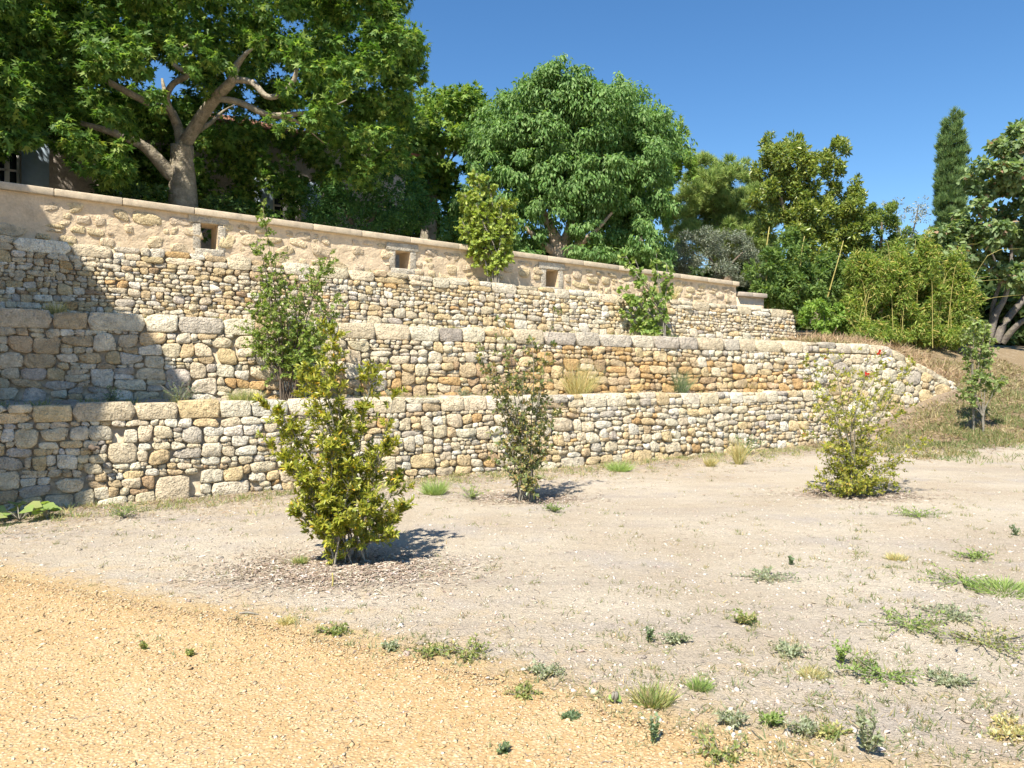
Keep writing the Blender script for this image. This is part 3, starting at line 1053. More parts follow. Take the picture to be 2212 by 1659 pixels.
for a, b, z0, z1 in wins:
    mid = (a + b) / 2
    fr = box_on(HL, a, a + .07, lambda u: z0, lambda u: z1, -.20, -.12, 'window', 'white', house, (1, 1, 1))
    for (x0, x1, y0, y1) in ((b - .07, b, z0, z1), (mid - .05, mid + .05, z0, z1), (a + .07, b - .07, z1 - .07, z1), (a + .07, b - .07, z0, z0 + .08), (a + .07, b - .07, z0 + (z1 - z0) * .42, z0 + (z1 - z0) * .42 + .07), (a + .07, b - .07, z0 + (z1 - z0) * .72, z0 + (z1 - z0) * .72 + .04)):
        box_on(HL, x0, x1, lambda u: y0, lambda u: y1, -.195, -.125, 'glazing_bar', 'white', fr, (1, 1, 1))
    box_on(HL, a, b, lambda u: z0, lambda u: z1, -.215, -.205, 'pane', 'glass', fr, (1, 1, 1))
    for x0, x1 in ((a - .55, a - .02), (b + .02, b + .55)):
        box_on(HL, x0, x1, lambda u: z0, lambda u: z1, .01, .05, 'shutter', 'shutter', house, (1, 1, 1))
ov = .35
rb = [HL.p(HU0, EAV, ov), HL.p(HU1 + ov, EAV, ov), HL.p(HU1 + ov, EAV, -8 - ov), HL.p(HU0, EAV, -8 - ov)]
rt = [HL.p(HU0, EAV + 1.5, -3.9), HL.p(HU1 - 3.5, EAV + 1.5, -3.9), HL.p(HU1 - 3.5, EAV + 1.5, -4.1), HL.p(HU0, EAV + 1.5, -4.1)]
prism('roof', rb, rt, 'tile', house)

# the wing whose shadow falls across the left end of the terraces
sd, sn = SH.dot(PA.d), SH.dot(-PA.out)
ZW = 9.0
a_edge = PA.u_at(58) - (ZW - topP(0)) / math.tan(SUN_EL) * sd
pt1 = T1.p(T1.u_at(192), .6, 0)
a1 = (pt1 - PA.A).to_2d().dot(PA.d.to_2d()); p1 = (pt1 - PA.A).to_2d().dot(PA.out.to_2d())
p_c = p1 + (a1 - a_edge) * sn / sd
wingb = thing('house_wing', 'tall stone wing of the house beside the terraces, casting the diagonal shadow', 'building', PA.p(a_edge - 4, 0, p_c - 6))
B = lambda a, z, d: PA.p(a, z, d)
prism('wall', [B(a_edge - 9, -.3, p_c), B(a_edge, -.3, p_c), B(a_edge, -.3, -12), B(a_edge - 9, -.3, -12)],
      [B(a_edge - 9, ZW, p_c), B(a_edge, ZW, p_c), B(a_edge, ZW, -12), B(a_edge - 9, ZW, -12)], 'house', wingb, (.47, .41, .35))
prism('roof', [B(a_edge - 8.98, ZW + .004, p_c - .02), B(a_edge - .02, ZW + .004, p_c - .02), B(a_edge - .02, ZW + .004, -11.98), B(a_edge - 8.98, ZW + .004, -11.98)],
      [B(a_edge - 4.6, ZW + 1.3, p_c - 4.6), B(a_edge - 4.4, ZW + 1.3, p_c - 4.6), B(a_edge - 4.4, ZW + 1.3, -7.4), B(a_edge - 4.6, ZW + 1.3, -7.4)], 'tile', wingb)

# ------------------------------------------------------------------ plant builders
def unit(v):
    return v / np.maximum(np.linalg.norm(v, axis=-1, keepdims=True), 1e-9)

def tmpl_star():
    # five-lobed plane leaf: five pointed lobes round the blade's heart, one triangle each
    V, F = [], []
    c = np.array((0, .34, 0))
    for ang, L, w in ((0, .66, .20), (52, .60, .17), (-52, .60, .17), (112, .44, .15), (-112, .44, .15)):
        a = math.radians(ang)
        d = np.array((math.sin(a), math.cos(a), 0)); n_ = np.array((d[1], -d[0], 0))
        k = len(V)
        V += [c - d * .10 - n_ * w, c - d * .10 + n_ * w, c + d * L + np.array((0, 0, -.16 * abs(d[0])))]
        F.append((k, k + 1, k + 2))
    return np.array(V, float), np.array(F)
def tmpl_fold(w=.2, droop=.0):
    # folded lance leaf of two triangles
    return np.array([(0, 0, 0), (w, .45, .06), (0, 1, -droop), (-w, .45, .06)], float), np.array([(0, 1, 2), (0, 2, 3)])
def tmpl_oval(w=.26, cup=.08):
    V = [(0, 0, 0), (w * .9, .30, cup), (w * .82, .68, cup), (0, 1, -.05), (-w * .82, .68, cup), (-w * .9, .30, cup)]
    return np.array(V, float), np.array([(0, 1, 2), (0, 2, 3), (0, 3, 4), (0, 4, 5)])
def tmpl_blade(w=.03, bend=.25):
    V = [(-w, 0, 0), (w, 0, 0), (w * .8, .5, -bend * .25), (-w * .8, .5, -bend * .25), (0, 1, -bend)]
    return np.array(V, float), np.array([(0, 1, 2), (0, 2, 3), (3, 2, 4)])
def tmpl_tuft(n=5):
    # a small spray of needles
    V, F = [], []
    for k in range(n):
        a = k * 2.4; sp = .35
        d = np.array((math.cos(a) * sp, 1, math.sin(a) * sp)); d /= np.linalg.norm(d)
        s = np.array((-math.sin(a), 0, math.cos(a))) * .05
        b = len(V)
        V += [tuple(s), tuple(-s), tuple(d)]
        F.append((b, b + 1, b + 2))
    return np.array(V, float), np.array(F)

def leaves(name, parent, P, axis, nrm, size, tmpl, cols, mat):
    """one mesh of many leaves: base point, growth direction, facing, length and colour of each"""
    P = np.asarray(P, float); n = len(P)
    ax = unit(np.asarray(axis, float))
    nr = np.asarray(nrm, float)
    nr = unit(nr - (nr * ax).sum(1, keepdims=True) * ax)
    sx = np.cross(ax, nr)
    TV, TF = tmpl
    k = len(TV)
    size = np.broadcast_to(np.asarray(size, float), (n,))
    W = P[:, None, :] + size[:, None, None] * (sx[:, None, :] * TV[None, :, 0:1] + ax[:, None, :] * TV[None, :, 1:2] + nr[:, None, :] * TV[None, :, 2:3])
    F = TF[None] + (np.arange(n) * k)[:, None, None]
    C = np.repeat(np.asarray(cols, float), k, 0)
    return mesh_np(name, W.reshape(-1, 3), F.reshape(-1, 3), M[mat], parent, C)

LEAF_GAIN = 1.36
def leafcol(n, stops, rs, jitter=.18):
    """mix of a few leaf colours, one per leaf"""
    w = np.array([s[1] for s in stops], float); w /= w.sum()
    idx = rs.choice(len(stops), n, p=w)
    c = np.array([s[0] for s in stops])[idx]
    return np.clip(c * LEAF_GAIN * (1 + rs.uniform(-jitter, jitter, (n, 1))) * (1 + rs.uniform(-.06, .06, (n, 3))), 0, 1)

def tube_data(pts, radii, sides=7, fine=True):
    pts = [Vector(p) for p in pts]
    # smooth the centre line
    if len(pts) > 2 and fine:
        q, rr = [], []
        for i in range(len(pts) - 1):
            p0 = pts[max(i - 1, 0)]; p1 = pts[i]; p2 = pts[i + 1]; p3 = pts[min(i + 2, len(pts) - 1)]
            for t in (0, .34, .67):
                q.append(.5 * ((2 * p1) + (p2 - p0) * t + (2 * p0 - 5 * p1 + 4 * p2 - p3) * t * t + (3 * p1 - p0 - 3 * p2 + p3) * t ** 3))
                rr.append(radii[i] + (radii[i + 1] - radii[i]) * t)
        q.append(pts[-1]); rr.append(radii[-1])
        pts, radii = q, rr
    V, F = [], []
    up = Vector((.3, .2, 1)).normalized()
    for i, p in enumerate(pts):
        d = (pts[min(i + 1, len(pts) - 1)] - pts[max(i - 1, 0)])
        d = d.normalized() if d.length > 1e-6 else Vector((0, 0, 1))
        x = d.cross(up if abs(d.dot(up)) < .95 else Vector((1, 0, 0))).normalized(); y = d.cross(x)
        for k in range(sides):
            a = 2 * math.pi * k / sides
            V.append(tuple(p + (x * math.cos(a) + y * math.sin(a)) * radii[i]))
    for i in range(len(pts) - 1):
        for k in range(sides):
            F.append((i * sides + k, i * sides + (k + 1) % sides, (i + 1) * sides + (k + 1) % sides, (i + 1) * sides + k))
    n = len(V)
    V.append(tuple(pts[-1]))
    T = [((len(pts) - 1) * sides + k, (len(pts) - 1) * sides + (k + 1) % sides, n) for k in range(sides)]
    return V, F, T

def tubes(name, parent, specs, mat, colr=(.3, .26, .2), sides=7, fine=True):
    V, Q, T = [], [], []
    for pts, radii in specs:
        v, f, t = tube_data(pts, radii, sides, fine)
        n = len(V)
        V += v; Q += [tuple(i + n for i in q) for q in f]; T += [tuple(i + n for i in q) for q in t]
    return mesh_np(name, V, [np.array(Q), np.array(T)], M[mat], parent, np.tile(np.array(colr), (len(V), 1)), True)

def crown_points(clumps, dens, rs, sub=14, subr=.36, shell=.55):
    """Leaf positions in clumps (px, py, D, rx_px, ry_px, depth_m[, weight]); each clump breaks up into smaller puffs."""
    Ps, Os = [], []
    for c in clumps:
        px, py, D, rx, ry, rd = c[:6]
        wt = c[6] if len(c) > 6 else 1.0
        cen = np.array(at(px, py, D))
        rad = np.array((rx / FPX * D, rd, ry / FPX * D))
        n = max(6, int(dens * wt * rx * ry / 100.0))
        ns = max(4, int(sub * math.sqrt(rx * ry) / 60))
        d = unit(rs.normal(size=(ns, 3)))
        r = rs.uniform(shell, .92, (ns, 1))
        sc = d * r
        ssz = rs.uniform(.6, 1.25, ns)
        k = rs.integers(0, ns, n)
        off = unit(rs.normal(size=(n, 3))) * (rs.uniform(.25, 1, (n, 1)) ** .6) * (subr * ssz[k])[:, None]
        loc = sc[k] + off
        Ps.append(cen + loc * rad)
        Os.append(unit(unit(off) * .8 + unit(loc) * .7))
    return np.concatenate(Ps), np.concatenate(Os)

def foliage(name, parent, clumps, dens, seed, size, tmpl, stops, mat='leaf', droop=.4, upface=.7, rnd=.6, sub=14, subr=.36, shell=.55, szv=.35):
    rs = np.random.default_rng(seed)
    P, O = crown_points(clumps, dens, rs, sub, subr, shell)
    n = len(P)
    ax = O * .6 + rs.normal(size=(n, 3)) * rnd + np.array((0, 0, -droop))
    nr = O * .7 + np.array((0, 0, upface)) + rs.normal(size=(n, 3)) * rnd * .8
    sz = size * rs.uniform(1 - szv, 1 + szv, n)
    return leaves(name, parent, P, ax, nr, sz, tmpl, leafcol(n, stops, rs), mat)

def px_path(lst):
    return [at(*p[:3]) for p in lst], [p[3] for p in lst]

def tree(name, label, cat, base, limbs, fol, bark='bark', barkcol=(.34, .30, .23), group=None, sides=8):
    t = thing(name, label, cat, base, group)
    if limbs:
        tubes('trunk', t, limbs, bark, barkcol, sides)
    for kw in fol:
        foliage(parent=t, **kw)
    return t

def twigs_to(origin, clumps, rs, r0=.05, n=1):
    out = []
    for c in clumps:
        for _ in range(n):
            e = at(c[0] + rs.uniform(-.4, .4) * c[3], c[1] + rs.uniform(-.4, .4) * c[4], c[2])
            m = origin.lerp(e, .5) + Vector((rs.uniform(-.2, .2), rs.uniform(-.2, .2), rs.uniform(.0, .35)))
            out.append(([origin, m, e], [r0, r0 * .6, r0 * .2]))
    return out

# ------------------------------------------------------------------ trees of the upper garden
G1, G2, G3 = (.065, .13, .026), (.105, .19, .038), (.20, .28, .065)
rs = np.random.default_rng(5)
# large plane tree in the court
Dp = 15.9
LIMBS = [
    [(402, 640, Dp, .36), (398, 520, Dp, .31), (396, 430, Dp, .285), (393, 350, Dp, .24), (394, 312, Dp - .05, .22)],
    [(394, 318, Dp, 0.152), (412, 290, Dp - .1, 0.136), (440, 245, Dp - .4, 0.124), (472, 205, Dp - .7, 0.112), (503, 172, Dp - 1, 0.096), (512, 140, Dp - 1.1, 0.068), (540, 108, Dp - 1.3, 0.032), (575, 85, Dp - 1.3, 0.010)],
    [(505, 172, Dp - 1, 0.068), (545, 178, Dp - 1.1, 0.060), (575, 208, Dp - 1.2, 0.056), (605, 204, Dp - 1.2, 0.052), (636, 172, Dp - 1.3, 0.048), (641, 122, Dp - 1.4, 0.024), (635, 95, Dp - 1.4, 0.008)],
    [(470, 212, Dp - .7, 0.072), (520, 222, Dp - .8, 0.068), (580, 248, Dp - .8, 0.062), (640, 246, Dp - .9, 0.048), (700, 238, Dp - 1, 0.024), (750, 215, Dp - 1, 0.008)],
    [(585, 249, Dp - .8, 0.040), (640, 262, Dp - .6, 0.036), (668, 282, Dp - .5, 0.020), (700, 310, Dp - .4, 0.006)],
    [(392, 318, Dp, 0.120), (386, 280, Dp + .1, 0.108), (372, 245, Dp + .2, 0.096), (362, 225, Dp + .3, 0.072), (350, 170, Dp + .4, 0.024)],
    [(384, 270, Dp + .1, 0.072), (360, 215, Dp - .2, 0.068), (375, 180, Dp - .4, 0.064), (408, 160, Dp - .6, 0.060), (376, 140, Dp - .7, 0.048), (388, 112, Dp - .8, 0.040), (418, 88, Dp - 1, 0.020), (430, 60, Dp - 1, 0.008)],
    [(372, 245, Dp + .2, 0.080), (320, 222, Dp - .3, 0.076), (262, 192, Dp - .8, 0.068), (205, 160, Dp - 1.2, 0.060), (150, 128, Dp - 1.6, 0.052), (105, 140, Dp - 1.8, 0.044), (65, 128, Dp - 2, 0.032)],
    [(398, 395, Dp, 0.160), (365, 372, Dp - .1, 0.152), (338, 342, Dp - .3, 0.136), (305, 312, Dp - .5, 0.104), (240, 285, Dp - .9, 0.072), (160, 262, Dp - 1.2, 0.040)],
    [(415, 292, Dp, 0.056), (455, 265, Dp + .3, 0.048), (482, 240, Dp + .6, 0.024), (510, 225, Dp + .7, 0.008)],
]
def dpar(x): return PA.D(PA.u_at(x))
def dhouse(x): return HL.D(HL.u_at(x))
front, back, top_ = [], [], []
for x in range(-170, 900, 78):
    for y in (-130, -70, -10, 50, 105):
        if 300 < x < 690 and y > 40: continue
        front.append((x + rs.uniform(-25, 25), y + rs.uniform(-25, 25) , dpar(x) + rs.uniform(1.0, 3.2), 62, 50, .55))
for x, y, r in ((-60, 170, 70), (20, 160, 60), (90, 190, 55), (30, 250, 65), (110, 250, 60), (-60, 270, 60), (20, 290, 40), (170, 290, 44), (200, 225, 45), (255, 265, 42), 
                (215, 365, 45), (260, 330, 40), (300, 130, 45), (240, 100, 50), (450, 190, 22), (400, 120, 30), (560, 165, 26), (650, 120, 34), (690, 160, 36), (720, 235, 40), (690, 275, 34), (745, 275, 36), (650, 180, 22), (640, 205, 28), (610, 270, 22), (330, 200, 26), (480, 130, 24), (452, 120, 34), (600, 95, 40), (560, 110, 30), (500, 85, 40), (330, 80, 40), (705, 110, 50), (720, 185, 40),
                (780, 150, 60), (840, 120, 55), (870, 150, 42), (770, 230, 50), (740, 290, 34), (820, 215, 55), (862, 205, 36), (800, 300, 55), (845, 290, 40), (740, 340, 45), (800, 375, 45), (850, 350, 35), 
                (170, 170, 50), (225, 130, 50), (60, 100, 60), (210, 385, 30)):
    front.append((x, y, dpar(x) + rs.uniform(.9, 2.4), r, r * .85, .55, 1.15))
front += [(x, y, 14.25, r, r * .8, .25, 1.0) for x, y, r in ((648, 118, 30), (672, 150, 24), (705, 232, 30), (668, 262, 20), (580, 92, 30), (736, 200, 30), (430, 70, 30), (60, 140, 30), (160, 118, 24))]
front += [(884, 108, 16.6, 34, 28, .4, 1.2), (846, 60, 16.6, 28, 45, .4, 1.2), (832, 5, 16.6, 26, 40, .4, 1.2), (892, 160, 16.8, 28, 24, .4, 1.2), (868, 230, 17, 24, 30, .4)]
for x in range(-180, 900, 85):
    for y in range(30, 480, 82):
        if y > 300 and x < 30: continue
        if y > 355 and x < 210: continue
        if y > 400 and rs.uniform() < .25: continue
        back.append((x + rs.uniform(-30, 30), y + rs.uniform(-30, 30), dhouse(x) - rs.uniform(.9, 2.2), 66, 58, .7, 1.5))
for k in range(34):
    top_.append((rs.uniform(-250, 860), rs.uniform(-560, -160), rs.uniform(15.3, 19), 120, 80, 1.2))
for k in range(16):
    top_.append((rs.uniform(-50, 800), rs.uniform(-60, 120), rs.uniform(16, 18.5), 90, 70, .9, 1.2))
plane_stops = [(G1, 4), (G2, 4), (G3, 2.2), ((.24, .30, .06), .6)]
t = tree('plane_tree', 'huge plane tree with twisting pale limbs behind the parapet, its crown cut by the frame', 'tree', (at(402, 640, Dp).x, Dp, 3.2),
         [px_path(l) for l in LIMBS], [
    dict(name='crown', clumps=[(c[:6] + ((c[6] if len(c) > 6 else 1.0) * f,)) for L_, f in ((front, 1.0), (back, .95), (top_, .25)) for c in L_], dens=14.5, seed=21, size=.155, tmpl=tmpl_star(), stops=plane_stops, droop=.55, upface=.75, rnd=.55, sub=9, subr=.42)],
    barkcol=(.33, .285, .215))

# second plane tree further back
cl = [(950, 262, 25, 85, 60, 1.6), (1010, 250, 25, 55, 48, 1.3), (900, 270, 24, 55, 60, 1.2), (960, 330, 24.5, 95, 55, 1.5), (880, 345, 24, 60, 60, 1.2), (1040, 300, 25, 45, 60, 1.2), (985, 215, 25, 60, 28, 1), (920, 390, 25, 75, 45, 1.2), (970, 430, 25.5, 60, 50, 1), (890, 440, 25.5, 45, 50, 1), (1000, 470, 26, 50, 45, 1, .6)]
tree('plane_tree', 'smaller bright green plane tree between the huge plane and the round tree', 'tree', (at(925, 560, 25).x, 25, 3.0),
     [px_path([(922, 560, 25, .3), (928, 470, 25, .24), (935, 400, 25, .2), (955, 320, 25, .12)]), px_path([(930, 440, 25, .13), (900, 370, 25, .1), (885, 300, 25, .05)]), px_path([(935, 400, 25, .12), (985, 330, 25, .08), (1010, 270, 25, .04)])],
     [dict(name='crown', clumps=cl, dens=34, seed=22, size=.21, tmpl=tmpl_star(), stops=[(G2, 3), (G3, 4), ((.22, .30, .055), 1.5), (G1, 1)], droop=.45, sub=12)], barkcol=(.36, .32, .25))
# a plane peeping out behind the round tree
cl = [(1478, 330, 30, 22, 34, 1), (1490, 352, 30, 14, 20, .6), (1462, 330, 30, 30, 45, 1.2), (1480, 365, 30, 22, 30, 1), (1452, 290, 30, 22, 30, 1), (1440, 400, 30, 30, 50, 1.2), (1400, 330, 31, 60, 80, 1.4)]
tree('plane_tree', 'plane tree of which only a bright green edge shows behind the round tree', 'tree', (at(1385, 570, 30.5).x, 30.5, 2.6),
     [px_path([(1382, 590, 30.5, .2), (1385, 480, 30.5, .17), (1415, 380, 30.5, .1), (1460, 320, 30.2, .03)])],
     [dict(name='crown', clumps=cl, dens=34, seed=23, size=.21, tmpl=tmpl_star(), stops=[(G3, 4), (G2, 2), ((.22, .30, .055), 1.5)], droop=.4)])

# big round hackberry
cl = []
DH = 21.5
for (x, y, rx, ry, w) in ((1215, 205, 95, 60, 1), (1130, 240, 60, 60, 1), (1300, 225, 75, 60, 1), (1365, 275, 55, 55, 1), (1180, 290, 85, 60, 1), (1275, 300, 90, 60, 1), (1075, 300, 60, 45, 1), (1400, 335, 50, 55, 1), (1060, 355, 62, 45, 1), (1130, 370, 75, 55, 1), (1215, 385, 85, 55, 1),
                          (1310, 375, 90, 55, 1), (1395, 405, 55, 55, 1), (1035, 410, 50, 40, 1), (1100, 440, 70, 45, 1), (1190, 450, 60, 40, .8), (1290, 440, 75, 50, 1), (1370, 460, 62, 55, 1), (1010, 450, 32, 45, .9), (1080, 500, 60, 40, .8), (1150, 510, 45, 35, .6), (1320, 510, 70, 45, .9), (1390, 515, 42, 45, .9), (1265, 500, 45, 35, .7),
                          (1220, 165, 55, 26, 1), (1160, 190, 50, 30, 1), (1330, 185, 30, 28, .8), (1425, 260, 18, 26, .7), (1270, 545, 70, 22, .7), (1375, 550, 40, 25, .7), (1060, 535, 50, 30, .8), (1130, 555, 50, 22, .6), (1015, 500, 35, 35, .8), (1430, 540, 28, 40, .8), (1445, 450, 26, 40, .8), (1440, 360, 22, 40, .8), (1410, 570, 40, 20, .7)):
    cl.append((x, y, DH + rs.uniform(-1.1, .1) + .004 * abs(x - 1220), rx, ry, 1.0, w))
for k in range(14):
    cl.append((rs.uniform(1060, 1400), rs.uniform(210, 470), DH + 1.4 + rs.uniform(-.4, 1.2), 85, 70, 1.0, .7))
hb = at(1205, 590, DH)
limbs = [px_path([(1205, 600, DH, .34), (1207, 545, DH, .27), (1195, 505, DH, .17), (1178, 470, DH, .12), (1150, 400, DH, .07)]), px_path([(1208, 545, DH, .2), (1228, 505, DH, .15), (1240, 450, DH, .11), (1260, 340, DH, .06)]),
         px_path([(1205, 550, DH, .14), (1170, 525, DH - .3, .10), (1135, 490, DH - .5, .06)]), px_path([(1210, 550, DH, .14), (1255, 525, DH - .4, .10), (1290, 495, DH - .6, .06), (1330, 450, DH - .6, .03)])]
tree('hackberry_tree', 'big round hackberry tree with dense drooping leaves above the middle of the parapet', 'tree', (hb.x, DH, 2.9), limbs,
     [dict(name='crown', clumps=cl, dens=98, seed=24, size=.132, tmpl=tmpl_fold(.2, .12), stops=[((.095, .175, .05), 4), ((.14, .235, .075), 4), ((.20, .30, .11), 2.4), ((.065, .125, .035), 1.5)], droop=1.0, upface=.55, rnd=.45, sub=30, subr=.32, shell=.5)], barkcol=(.40, .31, .23))

cl = []
for k in range(28):
    cl.append((860 + k * 21, 495 + k * 3.2 + rs.uniform(-22, 18), 27 + rs.uniform(-.7, .7), 40, 36, .9))
b0 = at(1200, 600, 27)
tree('hedge', 'dark hedge that closes the gap below the round hackberry crown', 'hedge', (b0.x, 27, 2.9), [],
     [dict(name='foliage', clumps=cl, dens=44, seed=51, size=.16, tmpl=tmpl_fold(.26), stops=[((.05, .085, .03), 4), ((.075, .12, .04), 3)], droop=.2)])
# dark evergreen bush in the shade
cl = [(770, 420, 17, 70, 48, .8), (700, 440, 17, 50, 45, .7), (835, 440, 17.2, 60, 50, .8), (770, 475, 16.8, 110, 35, .7), (870, 470, 17.4, 45, 40, .6), (690, 480, 16.8, 40, 30, .5), (905, 440, 18, 35, 45, .6), (880, 410, 18, 40, 35, .6), (940, 480, 18, 40, 40, .6), (985, 500, 18.5, 35, 30, .5, .7), (860, 380, 18.5, 35, 30, .5)]
b0 = at(775, 560, 17)
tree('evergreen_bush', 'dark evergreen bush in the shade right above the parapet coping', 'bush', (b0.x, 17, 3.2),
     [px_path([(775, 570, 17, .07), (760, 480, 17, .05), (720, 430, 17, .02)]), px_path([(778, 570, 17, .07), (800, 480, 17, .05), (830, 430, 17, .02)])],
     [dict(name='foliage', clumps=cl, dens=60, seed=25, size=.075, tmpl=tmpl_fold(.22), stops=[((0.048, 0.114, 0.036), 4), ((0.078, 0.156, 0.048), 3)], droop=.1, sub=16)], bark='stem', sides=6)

# shrubs in the court between the trunks
cl = [(300, 430, 14.6, 60, 34, .6), (245, 412, 14.4, 40, 30, .5), (480, 455, 15.5, 60, 25, .6), (560, 462, 15.8, 40, 22, .5, .7)]
b0 = at(330, 560, 14.8)
tree('laurel_bush', 'low dark bush beside the trunk of the huge plane tree', 'bush', (b0.x, 14.8, 3.2), [px_path([(330, 580, 14.8, .05), (300, 450, 14.7, .02)]), px_path([(335, 580, 14.9, .05), (480, 470, 15.4, .02)])],
     [dict(name='foliage', clumps=cl, dens=40, seed=26, size=.10, tmpl=tmpl_fold(.24), stops=[((.045, .09, .03), 4), ((.08, .13, .04), 2)], droop=.2)], bark='stem', sides=6)

# umbrella pine
cl = []
for (x, y, r) in ((1555, 385, 42), (1510, 405, 45), (1600, 400, 40), (1480, 440, 38), (1540, 435, 55), (1600, 450, 50), (1465, 475, 30), (1520, 480, 50), (1585, 495, 50), (1640, 440, 45), (1640, 500, 45), (1490, 515, 40), (1550, 525, 50), (1460, 505, 24), (1530, 365, 34), (1575, 362, 34), (1450, 455, 22), (1620, 520, 55), (1555, 470, 70)):
    cl.append((x, y, 33 + rs.uniform(-.8, .8), r, r * .8, 1.1))
pb = at(1570, 640, 33)
tree('umbrella_pine', 'rounded pine with olive green needles standing behind the silvery olive', 'tree', (pb.x, 33, 2.4),
     [px_path([(1570, 650, 33, .3), (1565, 560, 33, .25), (1550, 480, 33, .18), (1540, 420, 33, .08)]), px_path([(1563, 530, 33, .15), (1600, 460, 33, .06)])],
     [dict(name='crown', clumps=cl, dens=95, seed=27, size=.25, tmpl=tmpl_tuft(5), stops=[((0.166, 0.234, 0.069), 3), ((0.234, 0.302, 0.088), 3), ((0.312, 0.370, 0.117), 1)], mat='needle', droop=-.5, upface=.2, rnd=.5, sub=20, subr=.3)], barkcol=(.22, .16, .11))
# olive
cl = []
for (x, y, r) in ((1500, 530, 40), (1560, 520, 45), (1620, 540, 38), (1490, 570, 34), (1545, 570, 45), (1600, 580, 45), (1530, 510, 30), (1655, 575, 30), (1455, 545, 26), (1640, 615, 25), (1470, 575, 30), (1450, 590, 24)):
    cl.append((x, y, 24.5 + rs.uniform(-.5, .5), r, r * .8, .8))
ob = at(1555, 650, 24.5)
tree('olive_tree', 'silvery grey olive tree behind the low end of the parapet', 'tree', (ob.x, 24.5, 2.5),
     [px_path([(1552, 660, 24.5, .16), (1555, 605, 24.4, .11), (1545, 580, 24.3, .07), (1525, 545, 24.3, .03)]), px_path([(1555, 610, 24.4, .08), (1575, 575, 24.3, .05), (1605, 545, 24.3, .02)])],
     [dict(name='crown', clumps=cl, dens=120, seed=28, size=.10, tmpl=tmpl_fold(.13), stops=[((.15, .17, .125), 4), ((.21, .23, .175), 2.2), ((.11, .13, .08), 2.6)], mat='leaf_matt', droop=.0, upface=.3, rnd=.8, sub=16)], bark='stem', sides=6)
# evergreen oak-like tree with two crowns
cl = []
for (x, y, rx, ry) in ((1690, 330, 42, 34), (1720, 365, 42, 38), (1660, 365, 40, 36), (1690, 400, 55, 38), (1650, 420, 35, 32), (1735, 425, 40, 40), (1690, 450, 45, 35), (1740, 470, 40, 35), (1765, 345, 22, 14), (1668, 312, 22, 20), (1712, 305, 22, 16), (1805, 325, 28, 32), (1800, 365, 26, 34), (1830, 410, 32, 36), (1810, 440, 34, 34), (1838, 450, 22, 30), (1800, 490, 40, 40), (1770, 520, 45, 40), (1820, 540, 40, 45), (1715, 505, 40, 30), (1700, 350, 60, 45), (1780, 470, 45, 45), (1680, 480, 45, 35), (1845, 500, 30, 45), (1745, 560, 50, 40)):
    cl.append((x, y, 26 + rs.uniform(-.5, .5), rx, ry, .6))
eb = at(1768, 690, 26)
tree('evergreen_oak', 'tall evergreen tree with two ragged leafy columns joined high up', 'tree', (eb.x, 26, 2.4),
     [px_path([(1762, 700, 26, .2), (1768, 620, 26, .17), (1758, 560, 26, .15), (1738, 515, 26, .13), (1700, 470, 26, .08), (1680, 400, 26, .04)]), px_path([(1766, 600, 26, .12), (1785, 540, 26, .08), (1792, 500, 26, .05), (1798, 470, 26, .02)]), px_path([(1740, 515, 26, .09), (1735, 430, 26, .06), (1720, 340, 26, .03)])],
     [dict(name='crown', clumps=cl, dens=115, seed=29, size=.15, tmpl=tmpl_fold(.2), stops=[((0.160, 0.203, 0.043), 4), ((0.246, 0.275, 0.065), 3), ((0.094, 0.145, 0.043), 2)], mat='leaf_gloss', droop=.0, sub=18, subr=.36, rnd=.7)], barkcol=(.27, .23, .17))
# lush shrubs at the end of the parapet
cl = [(1660, 580, 23, 45, 45, .8), (1700, 560, 23.5, 45, 40, .8), (1690, 630, 23, 50, 40, .8), (1740, 610, 23.5, 45, 50, .8), (1650, 630, 22.8, 30, 30, .6), (1790, 600, 24, 45, 50, .8), (1750, 650, 23, 40, 35, .7), (1830, 600, 24.5, 35, 55, .8), (1710, 520, 24.5, 30, 35, .6)]
b0 = at(1710, 720, 23.3)
tree('leafy_shrub', 'tall mid green shrub beside the low end of the parapet, with bare canes sticking out', 'shrub', (b0.x, 23.3, 2.2),
     [px_path([(1660, 700, 23.2, .03), (1655, 560, 23, .025), (1662, 490, 23, .012)]), px_path([(1720, 700, 23.2, .03), (1730, 560, 23, .02), (1738, 510, 23, .01)]), px_path([(1770, 700, 23.2, .03), (1800, 600, 23, .02), (1822, 520, 23, .01)])],
     [dict(name='foliage', clumps=cl, dens=80, seed=30, size=.13, tmpl=tmpl_fold(.22), stops=[((.105, .165, .045), 4), ((.15, .215, .06), 3), ((.065, .115, .035), 2.4)], droop=.2, sub=16)], bark='culm', sides=5)
cl = [(1765, 690, 21.3, 35, 30, .5), (1800, 680, 21.4, 35, 35, .5), (1755, 660, 21.3, 22, 20, .4), (1790, 715, 21.2, 42, 18, .5), (1835, 705, 21.5, 25, 25, .4)]
b0 = at(1785, 745, 21.3)
tree('leafy_shrub', 'low vivid green shrub hiding the foot of the upper wall end', 'shrub', (b0.x, 21.3, 2.15), [px_path([(1785, 750, 21.3, .03), (1780, 680, 21.3, .012)]), px_path([(1788, 750, 21.3, .03), (1815, 690, 21.3, .012)])],
     [dict(name='foliage', clumps=cl, dens=80, seed=31, size=.105, tmpl=tmpl_fold(.26), stops=[((.17, .265, .055), 4), ((.23, .32, .075), 3), ((.11, .18, .04), 2.2)], droop=.2, sub=14)], bark='stem', sides=5)

